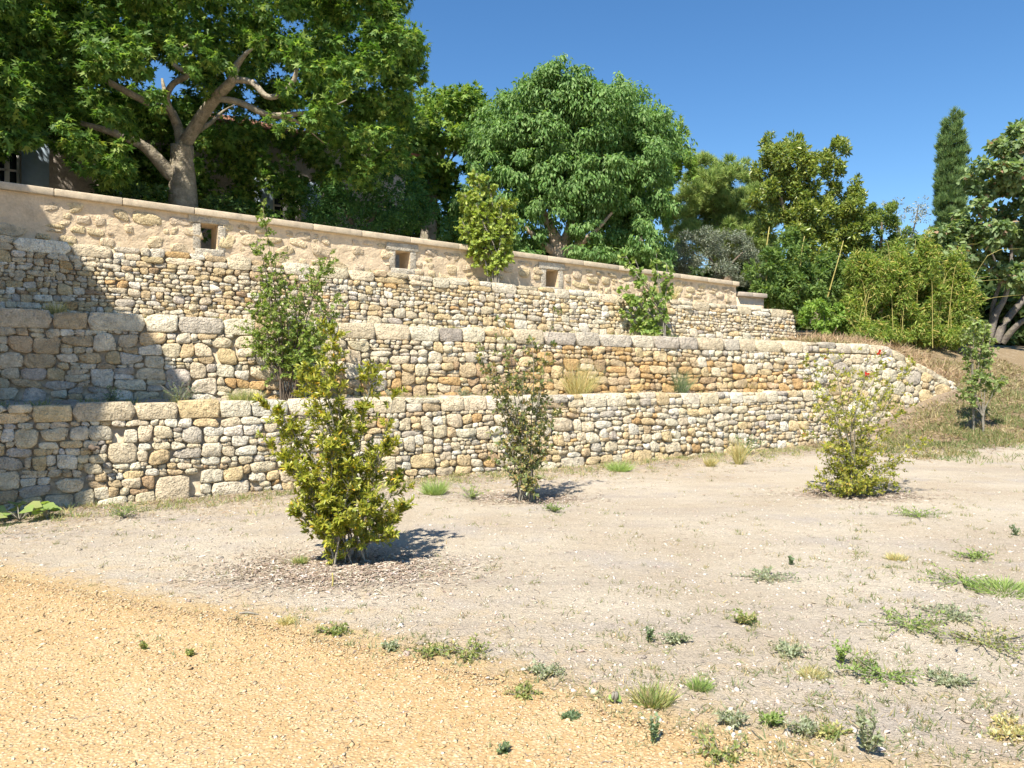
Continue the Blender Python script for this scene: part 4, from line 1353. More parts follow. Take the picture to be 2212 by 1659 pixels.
# bamboo
bb = at(1950, 745, 21.0)
bam = thing('bamboo_clump', 'broad yellow-green bamboo clump growing above the bank', 'bamboo', (bb.x, 21.0, 2.1))
rsb = np.random.default_rng(32)
spec = []
for k in range(44):
    x0 = rsb.uniform(1840, 2060); D0 = rsb.uniform(20.6, 22.2)
    hgt = rsb.uniform(590, 690) if k > 14 else rsb.uniform(515, 590)
    lean = rsb.normal(22, 30)
    spec.append(px_path([(x0, 752, D0, .010), (x0 + lean * .25, (752 + hgt) / 2 + 20, D0, .009), (x0 + lean * .8, hgt + 15, D0, .006), (x0 + lean * 1.6, hgt, D0, .003)]))
for i, sp in enumerate(spec[:16]):
    tubes('culm', bam, [sp], 'culm', (.4, .35, .12), 5)
o_ = tubes('culm', bam, spec[16:], 'culm', (.4, .35, .12), 5); tag(o_, kind='stuff')
cl = []
for k in range(46):
    x = rsb.uniform(1838, 2105)
    tpy = 545 + 60 * abs((x - 1965) / 130.0) ** 1.6 + rsb.uniform(-35, 45)
    yy = rsb.uniform(max(tpy, 540), 715)
    cl.append((x, yy, 21.4 + rsb.uniform(-.5, .7), rsb.uniform(16, 26), rsb.uniform(38, 62), .35, 1.0))
for x in range(1845, 2110, 24):
    cl.append((x, 722, 21.0 + rsb.uniform(-.3, .3), 26, 26, .4, 1.0))
foliage('foliage', bam, cl, 125, 33, .125, tmpl_fold(.11, .15), [((.19, .255, .055), 4), ((.28, .33, .085), 3), ((.13, .20, .04), 3), ((.42, .36, .13), 1.6)], 'leaf', droop=.15, upface=.35, rnd=.75, sub=26, subr=.42)
# evergreen behind the bamboo, grey tree, cypress
cl = [(1880, 462, 26, 28, 26, .6), (1912, 455, 26, 26, 24, .6), (1866, 500, 26, 24, 34, .6), (1945, 520, 26, 24, 34, .6), (1895, 480, 26, 32, 34, .7), (1920, 510, 26, 34, 40, .7), (1885, 530, 26, 30, 40, .7), (1930, 560, 26, 35, 35, .7), (1880, 580, 26, 35, 40, .7)]
b0 = at(1900, 700, 26)
tree('bay_tree', 'upright olive green tree rising between the bamboo and the ragged evergreen', 'tree', (b0.x, 26, 2.4), [px_path([(1900, 710, 26, .1), (1902, 580, 26, .08), (1905, 480, 26, .03)])],
     [dict(name='crown', clumps=cl, dens=120, seed=34, size=.12, tmpl=tmpl_fold(.18), stops=[((0.140, 0.196, 0.049), 4), ((0.210, 0.252, 0.070), 2), ((0.084, 0.126, 0.042), 2)], droop=.1)], bark='stem', sides=6)
cl = [(1940, 455, 30, 28, 25, .8), (1975, 460, 30, 30, 30, .8), (1930, 490, 30, 26, 30, .8), (1985, 500, 30, 26, 28, .8), (1955, 520, 30, 40, 25, .8), (1915, 450, 30, 16, 14, .5)]
b0 = at(1955, 700, 30)
tree('grey_leaved_tree', 'thin grey-leaved tree in the distance between bamboo and cypress', 'tree', (b0.x, 30, 2.5),
     [px_path([(1955, 720, 30, .09), (1955, 560, 30, .07), (1940, 500, 30, .04), (1925, 455, 30, .012)]), px_path([(1955, 560, 30, .05), (1975, 490, 30, .03), (1985, 440, 30, .01)])],
     [dict(name='crown', clumps=cl, dens=34, seed=35, size=.11, tmpl=tmpl_fold(.2), stops=[((0.210, 0.238, 0.210), 3), ((0.280, 0.308, 0.280), 2)], mat='leaf_matt', droop=.2, rnd=.9)], bark='stem', sides=5)
cy = at(2055, 720, 32)
cl = []
for k in range(34):
    y = 258 + k * 13
    w = 31 * min(1, .25 + (k / 6.0) ** .6 * .75)
    cl.append((2057 - k * .2 + rsb.uniform(-3, 3), y + rsb.uniform(-5, 5), 32 + rsb.uniform(-.15, .15), w * rsb.uniform(.9, 1.04), rsb.uniform(20, 30), .62))
tree('cypress', 'tall narrow dark green cypress column standing against the sky', 'tree', (cy.x, 32, 2.6), [px_path([(2052, 740, 32, .16), (2054, 500, 32, .12), (2057, 290, 32, .03)])],
     [dict(name='crown', clumps=cl, dens=120, seed=36, size=.20, tmpl=tmpl_tuft(4), stops=[((0.103, 0.164, 0.061), 4), ((0.155, 0.224, 0.078), 3)], mat='needle', droop=-1.3, upface=.1, rnd=.35, sub=60, subr=.24, shell=.7)], barkcol=(.22, .17, .12))
# right-hand tree with several leaning trunks
DR = 23.0
cl = []
for (x, y, rx, ry) in ((2170, 330, 45, 35), (2205, 310, 40, 40), (2130, 365, 40, 34), (2190, 385, 55, 40), (2120, 410, 30, 25), (2235, 380, 55, 60), (2060, 490, 45, 35), (2020, 520, 40, 35), (2090, 530, 45, 32), (2040, 560, 45, 30), (2150, 500, 48, 40), (2200, 470, 50, 45), (2190, 540, 50, 40), (2240, 500, 55, 60), (2130, 570, 35, 25), (2210, 600, 45, 35), (2060, 600, 35, 25), (2100, 455, 26, 22), (2250, 620, 45, 45)):
    cl.append((x, y, DR + rsb.uniform(-.8, .6), rx, ry, .8))
rb0 = at(2150, 735, DR)
tree('spreading_tree', 'spreading tree with several dark leaning trunks above the bank', 'tree', (rb0.x, DR, float(gh(rb0.x, DR))),
     [px_path([(2135, 735, DR, 0.136), (2150, 680, DR, 0.105), (2172, 640, DR, 0.074), (2185, 570, DR, 0.050), (2180, 480, DR, 0.025)]), px_path([(2150, 740, DR, 0.136), (2175, 690, DR, 0.105), (2215, 640, DR, 0.087), (2260, 560, DR, 0.050)]),
      px_path([(2140, 735, DR, 0.087), (2145, 660, DR + .2, 0.062), (2160, 600, DR + .2, 0.043), (2130, 530, DR, 0.025), (2070, 500, DR, 0.009)]), px_path([(2165, 740, DR, 0.099), (2200, 700, DR - .3, 0.081), (2250, 670, DR - .5, 0.062)]),
      px_path([(2160, 600, DR, 0.031), (2110, 560, DR - .4, 0.019), (2060, 535, DR - .5, 0.007)])],
     [dict(name='crown', clumps=cl, dens=55, seed=37, size=.16, tmpl=tmpl_oval(.34), stops=[((0.141, 0.200, 0.092), 4), ((0.217, 0.275, 0.125), 3), ((0.100, 0.141, 0.067), 2), ((0.267, 0.184, 0.125), .5)], droop=.4, sub=12, subr=.42)], barkcol=(.16, .14, .12))
# shaded thicket that closes the view behind
cl = []
for k in range(14):
    cl.append((2110 + k * 16, rsb.uniform(640, 745), 27.5 + rsb.uniform(-.5, 1), 40, 40, 1.0, 1.6))
for k in range(46):
    x = 1560 + k * 20
    cl.append((x, rsb.uniform(600, 700), 36 + rsb.uniform(-1.5, 1.5), 60, 60, 1.5))
for k in range(30):
    cl.append((1430 + k * 17, rsb.uniform(575, 650), 38 + rsb.uniform(-1.5, 1.5), 45, 38, 1.5, 1.3))
b0 = at(2000, 760, 36)
tree('thicket', 'dark thicket closing the view behind the bamboo and the spreading tree', 'thicket', (b0.x, 36, 2.6), [],
     [dict(name='foliage', clumps=cl, dens=34, seed=38, size=.30, tmpl=tmpl_fold(.3), stops=[((.045, .075, .025), 4), ((.07, .10, .03), 2)], droop=.3)])

# ------------------------------------------------------------------ shrubs and saplings on the terraces and the ground
def shrub(name, label, cat, base, tips, seed, r0, leaf, stops, n_twig, twig_len, n_leaf, f0=.25, tmpl=None, mat='leaf', stem='stem', spread=.06, up=.5, whorl=False, flowers=None, curve=.25, upface=.5, taper=.25, tip_tuft=0, group=None):
    """Stems from one base to given tips; twigs along the stems carry the leaves."""
    rs = np.random.default_rng(seed)
    t = thing(name, label, cat, base, group)
    P, A, Nn, S = [], [], [], []
    base = Vector(base)
    tw_specs = []
    ends = []
    for tip, wt in tips:
        b = base + Vector((rs.uniform(-spread, spread), rs.uniform(-spread, spread), -.03))
        d = tip - b
        c1 = b + Vector((d.x * curve, d.y * curve, d.z * .42)) + Vector((rs.normal(0, .02), rs.normal(0, .02), 0))
        c2 = b + Vector((d.x * .68, d.y * .68, d.z * .76)) + Vector((rs.normal(0, .02), rs.normal(0, .02), 0))
        pts = [b, c1, c2, tip]
        tubes('stem', t, [(pts, [r0, r0 * .75, r0 * .5, r0 * taper])], stem, (.3, .26, .2), 6)
        def pos(s):
            k = min(2, int(s * 3)); f = s * 3 - k
            return pts[k].lerp(pts[k + 1], f)
        ctr = Vector((base.x, base.y, 0))
        for _ in range(int(n_twig * wt)):
            s = rs.uniform(f0, 1.0)
            p = pos(s)
            outv = Vector((p.x - ctr.x, p.y - ctr.y, 0))
            outv = outv.normalized() if outv.length > .02 else Vector((rs.normal(), rs.normal(), 0)).normalized()
            dr = Vector((rs.normal(), rs.normal(), rs.normal() * .5)) * .8 + outv * .35 + Vector((0, 0, up))
            dr.normalize()
            L = twig_len * rs.uniform(.4, 1.2) * (1.15 - .5 * s)
            e = p + dr * L
            tw_specs.append(([p, p.lerp(e, .5) + Vector((0, 0, L * .05)), e], [r0 * .28, r0 * .2, r0 * .1]))
            ends.append((p, e, dr))
        for _ in range(tip_tuft):
            ends.append((tip - (tip - c2).normalized() * .10, tip, (tip - c2).normalized()))
    if tw_specs:
        o = tubes('twigs', t, tw_specs, stem, (.3, .26, .2), 3, False); tag(o, kind='stuff')
    for p, e, dr in ends:
        m = max(2, int(n_leaf * rs.uniform(.6, 1.3)))
        ss = np.sqrt(rs.uniform(.08, 1, m))
        q = np.array(p)[None] + (np.array(e) - np.array(p))[None] * ss[:, None]
        rnd = unit(rs.normal(size=(m, 3)))
        drn = np.array(dr)
        perp = unit(rnd - (rnd @ drn)[:, None] * drn[None])
        a = perp * (.9 if whorl else .8) + drn[None] * (.75 if whorl else .5)
        P.append(q); A.append(a); Nn.append(drn[None] * (.9 if whorl else .4) + rs.normal(size=(m, 3)) * .35 + np.array((0, 0, upface)) - perp * .3)
        S.append(leaf * rs.uniform(.6, 1.2, m))
    P = np.concatenate(P); n = len(P)
    leaves('foliage', t, P, np.concatenate(A), np.concatenate(Nn), np.concatenate(S), tmpl if tmpl is not None else tmpl_fold(.22), leafcol(n, stops, rs), mat)
    if flowers:
        for (fp, fr, fc) in flowers:
            rs2 = np.random.default_rng(int(fr * 1e5) + 1)
            m = 9
            leaves('flower', t, np.tile(np.array(fp), (m, 1)), unit(rs2.normal(size=(m, 3))), rs2.normal(size=(m, 3)), fr, tmpl_oval(.35), np.tile(np.array(fc), (m, 1)), 'leaf')
    return t

def tips_px(lst, D):
    return [(at(p[0], p[1], D + (p[2] if len(p) > 2 else 0)), p[3] if len(p) > 3 else 1.0) for p in lst]

# bay-like bush in front
g = ground_at(752, 1214)
tp = [(572, 872, 0, .9), (585, 960, 0, 1.0), (600, 880, -.1), (625, 925, .1), (650, 815, .1), (672, 800, -.1, 1.2), (716, 706, 0, 1.8), (700, 830, -.2, 1.2), (745, 890, .15), (780, 880, -.15), (808, 800, .1, 1.4), (852, 848, .05, .5), (835, 960, -.1, 1.2), (862, 1030, .05, 1.1), (612, 985, -.15, 1.2), (655, 1030, -.25, 1.2), (868, 1100, -.1, 1.0), (640, 1105, -.2, 1.0), (720, 960, -.25, 1.2), (770, 1010, -.25, 1.2), (820, 1080, -.25, 1.2), (700, 1070, -.28, 1.0), (745, 1120, -.3, 1.0), (850, 1155, -.15, .9), (800, 1000, .2, 1.0)]
shrub('bay_bush', 'large glossy yellow-green bush with rosettes of leaves standing in brown mulch before the walls', 'bush', g, tips_px(tp, g.y), 41, .009, .050,
      [((.23, .245, .03), 4), ((.32, .32, .045), 3.4), ((.15, .18, .028), 3), ((.40, .36, .07), 1.2), ((.50, .31, .03), .25)], 38, .20, 22, f0=.18, tmpl=tmpl_oval(.155, .05), mat='leaf_gloss', stem='stem_grey', spread=.17, up=.9, whorl=True, tip_tuft=4, upface=.4)
# thin brownish bush in the middle
g = ground_at(1135, 1080)
tp = [(1040, 745, 0, 1), (1075, 690, .1, .5), (1100, 740, -.1, 1.2), (1150, 735, .1, 1.2), (1180, 770, 0, 1), (1195, 680, 0, .4), (1060, 800, -.15, 1.2), (1090, 830, .15, 1.2), (1130, 820, -.2, 1.2), (1165, 850, .1, 1.2), (1205, 880, 0, .8), (1110, 900, .1, 1.2), (1150, 930, -.15, 1), (1075, 930, -.1, .6), (1060, 990, 0, .3), (1170, 980, .1, .6), (1125, 990, -.1, .7), (1140, 1040, -.2, .5)]
shrub('strawberry_bush', 'thin upright bush of many grey stems with dull green and brown leaves', 'bush', g, tips_px(tp, g.y), 42, .008, .052,
      [((.14, .165, .06), 4), ((.20, .21, .08), 3), ((.27, .20, .095), 2), ((.34, .27, .08), .9), ((.09, .12, .045), 1.6)], 30, .18, 11, f0=.22, tmpl=tmpl_oval(.26, .06), mat='leaf_gloss', stem='stem_grey', spread=.09, up=.4)
# pomegranate-like bush at right
g = ground_at(1848, 1068)
tp = [(1745, 770, 0, 1), (1775, 800, .15, 1), (1800, 770, -.1, .9), (1840, 790, .1, .8), (1875, 760, 0, 1), (1905, 770, .1, 1), (1935, 800, -.1, 1), (1970, 790, 0, .8), (1760, 860, -.2, 1), (1800, 870, .2, 1.1), (1850, 860, -.2, 1.1), (1900, 860, .2, 1.1), (1945, 880, -.1, 1), (1985, 950, 0, 1), (1740, 930, 0, .9), (1790, 960, -.2, 1.2), (1840, 970, .2, 1.2), (1890, 960, -.2, 1.2), (1940, 1000, .1, 1.2), (1775, 1030, -.2, 1.2), (1830, 1040, -.3, 1.2), (1880, 1040, -.2, 1.1), (1930, 1050, .1, .8), (1760, 1050, .1, .9), (1810, 1000, .1, 1.1)]
fl = [(tuple(at(1900, 762, g.y)), .045, (.62, .06, .03)), (tuple(at(1872, 808, g.y - .1)), .04, (.6, .05, .03)), (tuple(at(1782, 772, g.y)), .035, (.55, .12, .04)), (tuple(at(1735, 940, g.y)), .035, (.55, .2, .05))]
shrub('pomegranate_bush', 'airy yellow-green bush with a few red flowers near the end of the walls', 'bush', g, tips_px(tp, g.y), 43, .008, .040,
      [((.25, .26, .045), 4), ((.34, .33, .065), 3), ((.16, .19, .045), 2.4), ((.38, .28, .08), .8)], 34, .26, 17, f0=.14, tmpl=tmpl_fold(.24), stem='stem_grey', spread=.10, up=.35, flowers=fl)
# tall shrub on the lowest terrace
Dt = 10.5
zt = top1(4.5) - .04
bx = at(622, 860, Dt)
tp = [(568, 450, .1, 1.0), (560, 520, 0, .8), (590, 520, .1, .7), (548, 650, -.1, 1.3), (575, 600, 0, 1.2), (610, 590, .1, 1.2), (650, 600, -.1, 1.2), (690, 570, 0, .9), (712, 548, .05, 1), (725, 640, 0, 1.0), (600, 660, -.2, 1.3), (650, 690, .1, 1.4), (690, 700, -.2, 1.5), (715, 690, 0, 1.2), (560, 720, 0, .9), (655, 750, -.1, 1.4), (695, 760, -.1, 1.3), (520, 690, 0, .4), (545, 740, .1, .6), (600, 740, .1, 1)]
shrub('pistachio_shrub', 'tall loose green shrub on the lowest terrace reaching up in front of the upper walls', 'shrub', (bx.x, bx.y, zt), tips_px(tp, Dt), 44, .010, .045,
      [((.16, .225, .055), 4), ((.23, .29, .08), 3), ((.11, .165, .042), 2), ((.30, .33, .10), 1.4)], 40, .24, 20, f0=.34, tmpl=tmpl_fold(.28), spread=.10, up=.3)
# sapling in front of the parapet
uS = PA.u_at(1043)
pS = PA.p(uS, 0, .42)
DS = pS.y
tp = [(1030, 375, 0, 1.3), (1055, 395, .1, 1.3), (1005, 420, 0, 1.2), (1080, 425, 0, 1.1), (1030, 440, -.1, 1.4), (1060, 460, .1, 1.4), (1100, 440, 0, 1.1), (1000, 480, 0, 1.1), (1040, 500, -.1, 1.2), (1090, 490, 0, 1.3), (1075, 530, .05, 1.2), (1020, 530, 0, 1.0), (1065, 570, 0, .9), (1090, 545, 0, .8), (1010, 450, .1, 1)]
shrub('redbud_sapling', 'light green round-leaved sapling standing before the rendered parapet', 'sapling', (pS.x, pS.y, top3(uS) - .1), tips_px(tp, DS), 45, .016, .075,
      [((.24, .30, .06), 4), ((.32, .37, .10), 3), ((.16, .21, .045), 2)], 32, .26, 14, f0=.5, tmpl=tmpl_oval(.42, .1), stem='stem_grey', spread=.12, up=.1, curve=.12)
# sapling before the upper wall
uS = T3.u_at(1395)
pS = T3.p(uS, 0, .55)
DS = pS.y
zS = EYE + (HY - 735) / FPX * DS
tp = [(1352, 552, 0, .8), (1372, 560, .1, .5), (1418, 548, 0, 1.0), (1440, 570, 0, 1.0), (1425, 590, .1, .9), (1375, 590, 0, .9), (1345, 625, 0, 1.3), (1365, 640, -.1, 1.3), (1400, 630, .1, 1), (1430, 640, 0, 1), (1350, 670, 0, 1.1), (1385, 690, -.1, 1.3), (1415, 690, .1, 1.2), (1360, 705, 0, 1), (1400, 712, -.1, 1.2), (1425, 710, 0, .8)]
shrub('judas_sapling', 'leafy round-leaved sapling on the terrace before the upper wall', 'sapling', (pS.x, pS.y, zS), tips_px(tp, DS), 46, .016, .088,
      [((.18, .26, .07), 4), ((.26, .33, .11), 3), ((.13, .19, .05), 2), ((.34, .40, .15), 1.2)], 15, .24, 10, f0=.40, tmpl=tmpl_oval(.45, .1), stem='stem_grey', spread=.05, up=.1, curve=.15)
# two slim saplings at the foot of the bank
for k, (x, y, D_, lab, tp) in enumerate(((2103, 932, 0, 'slim pale-stemmed sapling with a round leafy head at the foot of the bank', [(2105, 690, 0, 1.6), (2130, 700, .1, 1.5), (2090, 720, 0, 1.4), (2120, 740, -.1, 1.6), (2140, 730, .1, 1.3), (2100, 765, 0, 1.2), (2135, 765, 0, 1)]),
                                         (2124, 936, 0, 'second thinner sapling with a reddish stem beside the slim pale one', [(2095, 820, 0, 1.2), (2080, 845, 0, .8), (2130, 810, .1, 1.2), (2150, 830, 0, 1.1), (2165, 815, 0, .8), (2120, 790, 0, .8), (2110, 850, 0, .7)]))):
    g = ground_at(x, y)
    shrub('bank_sapling', lab, 'sapling', g, tips_px(tp, g.y), 47 + k, .011, .07, [((.18, .235, .085), 4), ((.25, .30, .12), 3), ((.13, .17, .06), 2)], 17, .20, 9, f0=.70, tmpl=tmpl_oval(.38, .08), stem='stem_grey', spread=.012, up=.1, curve=.06, group='saplings at the foot of the bank')

# ------------------------------------------------------------------ loose things on the ground
M['pebble'] = mat_attr('pebble', .9, .2, 30, ((120, .5, .004),))
M['chip'] = mat_attr('wood_chip', .9, .25, 30, ((150, .4, .003),))

def hgt(x, y):
    return gh(x, y) + gnoise(x, y)

OCT_V = np.array([(1, 0, 0), (-1, 0, 0), (0, 1, 0), (0, -1, 0), (0, 0, 1), (0, 0, -1)], float)
OCT_F = np.array([(0, 2, 4), (2, 1, 4), (1, 3, 4), (3, 0, 4), (2, 0, 5), (1, 2, 5), (3, 1, 5), (0, 3, 5)])
def pebbles(name, X, Y, Z, size, stops, seed, mat='pebble', flat=.45):
    rs = np.random.default_rng(seed)
    n = len(X)
    th = rs.uniform(0, 2 * math.pi, n)
    sx = size * rs.uniform(.7, 1.4, n); sy = size * rs.uniform(.5, 1.0, n); sz = size * rs.uniform(.6, 1.3, n) * flat
    jit = rs.uniform(.7, 1.25, (n, 6, 1))
    v = OCT_V[None] * jit
    v = v * np.stack([sx, sy, sz], 1)[:, None, :]
    tilt = rs.normal(0, .22, (n, 2))
    v[:, :, 2] += v[:, :, 0] * tilt[:, :1] + v[:, :, 1] * tilt[:, 1:]
    c, s_ = np.cos(th)[:, None], np.sin(th)[:, None]
    W = np.stack([v[:, :, 0] * c - v[:, :, 1] * s_ + X[:, None], v[:, :, 0] * s_ + v[:, :, 1] * c + Y[:, None], v[:, :, 2] + Z[:, None] + (sz * .25)[:, None]], 2)
    F = OCT_F[None] + (np.arange(n) * 6)[:, None, None]
    col = np.repeat(leafcol(n, stops, rs, .14) / LEAF_GAIN, 6, 0)
    o = mesh_np(name, W.reshape(-1, 3), F.reshape(-1, 3), M[mat], None, col)
    return tag(o, kind='stuff')

rs = np.random.default_rng(71)
# gravel of the path, with strays over its edge
n = 38000
X = rs.uniform(-5.2, 2.3, n); e = path_edge(X)
Y = e - rs.exponential(1.0, n) * 1.5 + np.abs(rs.normal(0, .12, n)) * (rs.uniform(size=n) < .3)
k = (Y > 2.3) & (Y < e + .35)
X, Y = X[k], Y[k]
pebbles('gravel', X, Y, hgt(X, Y) + np.where(Y < path_edge(X) - .05, .011, 0), rs.gamma(3.0, .0019, len(X)) + .0025, [((.49, .36, .195), 4), ((.54, .42, .25), 3), ((.44, .305, .15), 3), ((.61, .52, .37), 1.2), ((.37, .265, .15), .7)], 72, flat=.30)
# stones on the bare soil
n = 52000
X = rs.uniform(-6, 11, n); Y = 2.4 + rs.exponential(3.4, n)
q1 = (X - T1.A.x) * T1.out.x + (Y - T1.A.y) * T1.out.y
k = (Y > path_edge(X)) & (q1 > .12) & (Y < 14) & (np.abs(X) < .75 * Y + .5)
X, Y = X[k], Y[k]
pebbles('soil_pebbles', X, Y, hgt(X, Y), rs.gamma(2.0, .0030, len(X)) + .002, [((.52, .45, .37), 4), ((.60, .54, .46), 3), ((.43, .36, .29), 2.5), ((.64, .58, .50), .35), ((.28, .24, .19), .8)], 73)

def slivers(name, X, Y, length, width, stops, seed, lift=.004, mat='chip', pitch=.12):
    rs = np.random.default_rng(seed)
    n = len(X)
    th = rs.uniform(0, 2 * math.pi, n)
    d = np.stack([np.cos(th), np.sin(th), rs.normal(0, pitch, n)], 1)
    sd = np.stack([-np.sin(th), np.cos(th), rs.normal(0, .3, n)], 1)
    P = np.stack([X, Y, hgt(X, Y) + lift + rs.uniform(0, .008, n)], 1)
    L = length * rs.uniform(.4, 1.4, n); w = width * rs.uniform(.6, 1.4, n)
    bend = rs.normal(0, .12, n)
    V = np.stack([P - d * L[:, None] / 2 - sd * w[:, None] / 2, P - d * L[:, None] / 2 + sd * w[:, None] / 2,
                  P + sd * (w[:, None] / 2 + (bend * L)[:, None]) + np.array((0, 0, .003)), P + sd * (-w[:, None] / 2 + (bend * L)[:, None]) + np.array((0, 0, .003)),
                  P + d * L[:, None] / 2 + sd * w[:, None] / 4, P + d * L[:, None] / 2 - sd * w[:, None] / 4], 1)
    F = np.array([(0, 3, 2, 1), (3, 5, 4, 2)])[None] + (np.arange(n) * 6)[:, None, None]
    o = mesh_np(name, V.reshape(-1, 3), F.reshape(-1, 4), M[mat], None, np.repeat(leafcol(n, stops, rs, .2) / LEAF_GAIN, 6, 0))
    return tag(o, kind='stuff')
# mulch round the bushes
for i, ((c, ra, rb), nn) in enumerate(zip(MULCH, (7500, 3200, 3200))):
    a = rs.uniform(0, 2 * math.pi, nn); r = np.abs(rs.normal(0, .55, nn)) + .1 * rs.uniform(size=nn)
    slivers('mulch', c.x + np.cos(a) * r * ra, c.y + np.sin(a) * r * rb, .045, .008, [((.35, .27, .20), 4), ((.26, .20, .15), 3), ((.46, .39, .31), 3), ((.58, .52, .45), 1.2)], 80 + i)
# litter along the foot of the lowest wall
n = 14000
u = rs.uniform(-1, 13.5, n); q = rs.exponential(.6, n) + .04
k = q < 2.4
X = T1.A.x + T1.d.x * u + T1.out.x * q; Y = T1.A.y + T1.d.y * u + T1.out.y * q
slivers('litter', X[k], Y[k], .06, .006, [((.38, .29, .18), 4), ((.27, .19, .12), 3), ((.52, .43, .30), 2), ((.20, .20, .08), 1)], 84)
# twigs and dry stems lying on the soil
n = 5000
X = rs.uniform(-5, 8, n); Y = 2.6 + rs.exponential(2.6, n)
k = (Y < 11) & (((X - T1.A.x) * T1.out.x + (Y - T1.A.y) * T1.out.y) > .2)
slivers('litter', X[k], Y[k], .055, .004, [((.30, .24, .18), 4), ((.20, .16, .12), 3), ((.50, .43, .33), 2)], 85)
# straw on the bank
n = 15000
t_ = rs.uniform(-.6, 9.5, n); q = rs.uniform(-3.0, 4.5, n)
X = TW.A.x + TW.d.x * t_ - TW.out.x * q; Y = TW.A.y + TW.d.y * t_ - TW.out.y * q
k = ~((q > -.25) & (q < .5) & (t_ < 4.6)) & ~((t_ < 1.8) & (q > -.2)) & ~((np.abs(q - 2.4 - .1 * (t_ - 8)) < .6) & (t_ > 7) & (rs.uniform(size=n) < .8)) & (rs.uniform(size=n) < np.clip((q + 3.0) / 1.2, .1, 1))
slivers('straw', X[k], Y[k], .20, .012, [((.33, .25, .15), 4), ((.43, .35, .22), 2.4), ((.24, .17, .10), 3.4), ((.20, .21, .09), 1.2)], 86, lift=.012, pitch=.3)

def blades(P, rs, h, spread, lean=.5):
    n = len(P)
    ax = np.column_stack([rs.normal(0, lean, n), rs.normal(0, lean, n), np.ones(n)])
    return P, ax, rs.normal(size=(n, 3)), h * rs.uniform(.4, 1.25, n)

def grass_mass(name, X, Y, h, stops, seed, lean=.5, w=.05, z=None):
    rs = np.random.default_rng(seed)
    Z = hgt(X, Y) if z is None else z
    P, ax, nr, sz = blades(np.stack([X, Y, Z - .005], 1), rs, h, 0, lean)
    o = leaves(name, None, P, ax, nr, sz, tmpl_blade(w, .35), leafcol(len(P), stops, rs), 'grass')
    return tag(o, kind='stuff')
DRYG = [((.27, .22, .12), 4), ((.36, .30, .17), 2.4), ((.19, .19, .08), 3)]
GRN = [((.12, .165, .06), 4), ((.16, .20, .075), 3), ((.25, .22, .12), 2)]
# standing dry grass on the bank
n = 24000
t_ = rs.uniform(-.4, 9.5, n); q = rs.uniform(-2.8, 4.2, n)
cl_ = np.array([mnoise.noise((a * 1.1, b * 1.1, 2)) for a, b in zip(t_, q)])
k = ~((q > -.3) & (q < .5) & (t_ < 4.6)) & ~((t_ < 1.8) & (q > -.2)) & (cl_ > -.1) & ~((np.abs(q - 2.4 - .1 * (t_ - 8)) < .7) & (t_ > 7))
X = TW.A.x + TW.d.x * t_ - TW.out.x * q; Y = TW.A.y + TW.d.y * t_ - TW.out.y * q
grass_mass('dry_grass', X[k], Y[k], .15, DRYG, 90, .8)
# green grass at the foot of the bank
n = 26000
t_ = rs.uniform(-.2, 8.5, n); q = rs.normal(-1.9, .7, n)
cl_ = np.array([mnoise.noise((a * 1.6, b * 1.6, 5)) for a, b in zip(t_, q)])
k = (cl_ > -.12) & (q < -.2)
X = TW.A.x + TW.d.x * t_ - TW.out.x * q; Y = TW.A.y + TW.d.y * t_ - TW.out.y * q
grass_mass('grass', X[k], Y[k], .10, GRN, 91, .7)
# sparse tufts all over the soil, too many and too small to count
Xs, Ys = [], []
for k in range(900):
    D_ = 3.0 + rs.exponential(4.0); x = rs.uniform(-.66, .66) * D_
    if D_ > 13 or ((x - T1.A.x) * T1.out.x + (D_ - T1.A.y) * T1.out.y) < .15: continue
    if D_ < float(path_edge(x)) - .1 and rs.uniform() < .93: continue
    if x < .5 and rs.uniform() < .45: continue
    m = rs.integers(5, 24); r = rs.uniform(.012, .06)
    Xs.append(x + rs.normal(0, r, m)); Ys.append(D_ + rs.normal(0, r, m))
X = np.concatenate(Xs); Y = np.concatenate(Ys)
grass_mass('weeds', X, Y, .042, [((.17, .19, .09), 3), ((.24, .22, .12), 3), ((.13, .16, .08), 2), ((.36, .29, .17), 2)], 92, .9, .07)
# grass and weeds along the foot of the lowest wall
Xs, Ys = [], []
for k in range(300):
    u = rs.uniform(-.5, 13.2); q = abs(rs.normal(0, .45)) + .06
    m = rs.integers(10, 45); r = rs.uniform(.03, .09)
    p = T1.p(u, 0, q)
    Xs.append(p.x + rs.normal(0, r, m)); Ys.append(p.y + rs.normal(0, r, m))
X = np.concatenate(Xs); Y = np.concatenate(Ys)
k = ((X - T1.A.x) * T1.out.x + (Y - T1.A.y) * T1.out.y) > .03
grass_mass('grass', X[k], Y[k], .075, [((.15, .20, .07), 3), ((.22, .24, .10), 3), ((.36, .30, .16), 3)], 93, .7)
# dry growth on the terraces, hanging over the copings here and there
for (L_, tp_, off_, dz, sd_) in ((T1, top1, -.42, -.03, 94), (T2, top2, -.5, -.02, 95), (T3, top3, -.45, -.02, 96)):
    P_ = []
    for k in range(60):
        u = rs.uniform(-1, L_.L); m = rs.integers(10, 40); r = .05
        p = L_.p(u, tp_(u) + dz, off_ + rs.uniform(-.3, .12))
        P_.append(np.array((p.x, p.y, p.z))[None] + np.column_stack([rs.normal(0, r, m), rs.normal(0, r, m), np.zeros(m)]))
    P_ = np.concatenate(P_)
    grass_mass('dry_grass', P_[:, 0], P_[:, 1], .085, [((.34, .29, .15), 3), ((.24, .25, .10), 3), ((.16, .20, .08), 2)], sd_, .6, z=P_[:, 2])

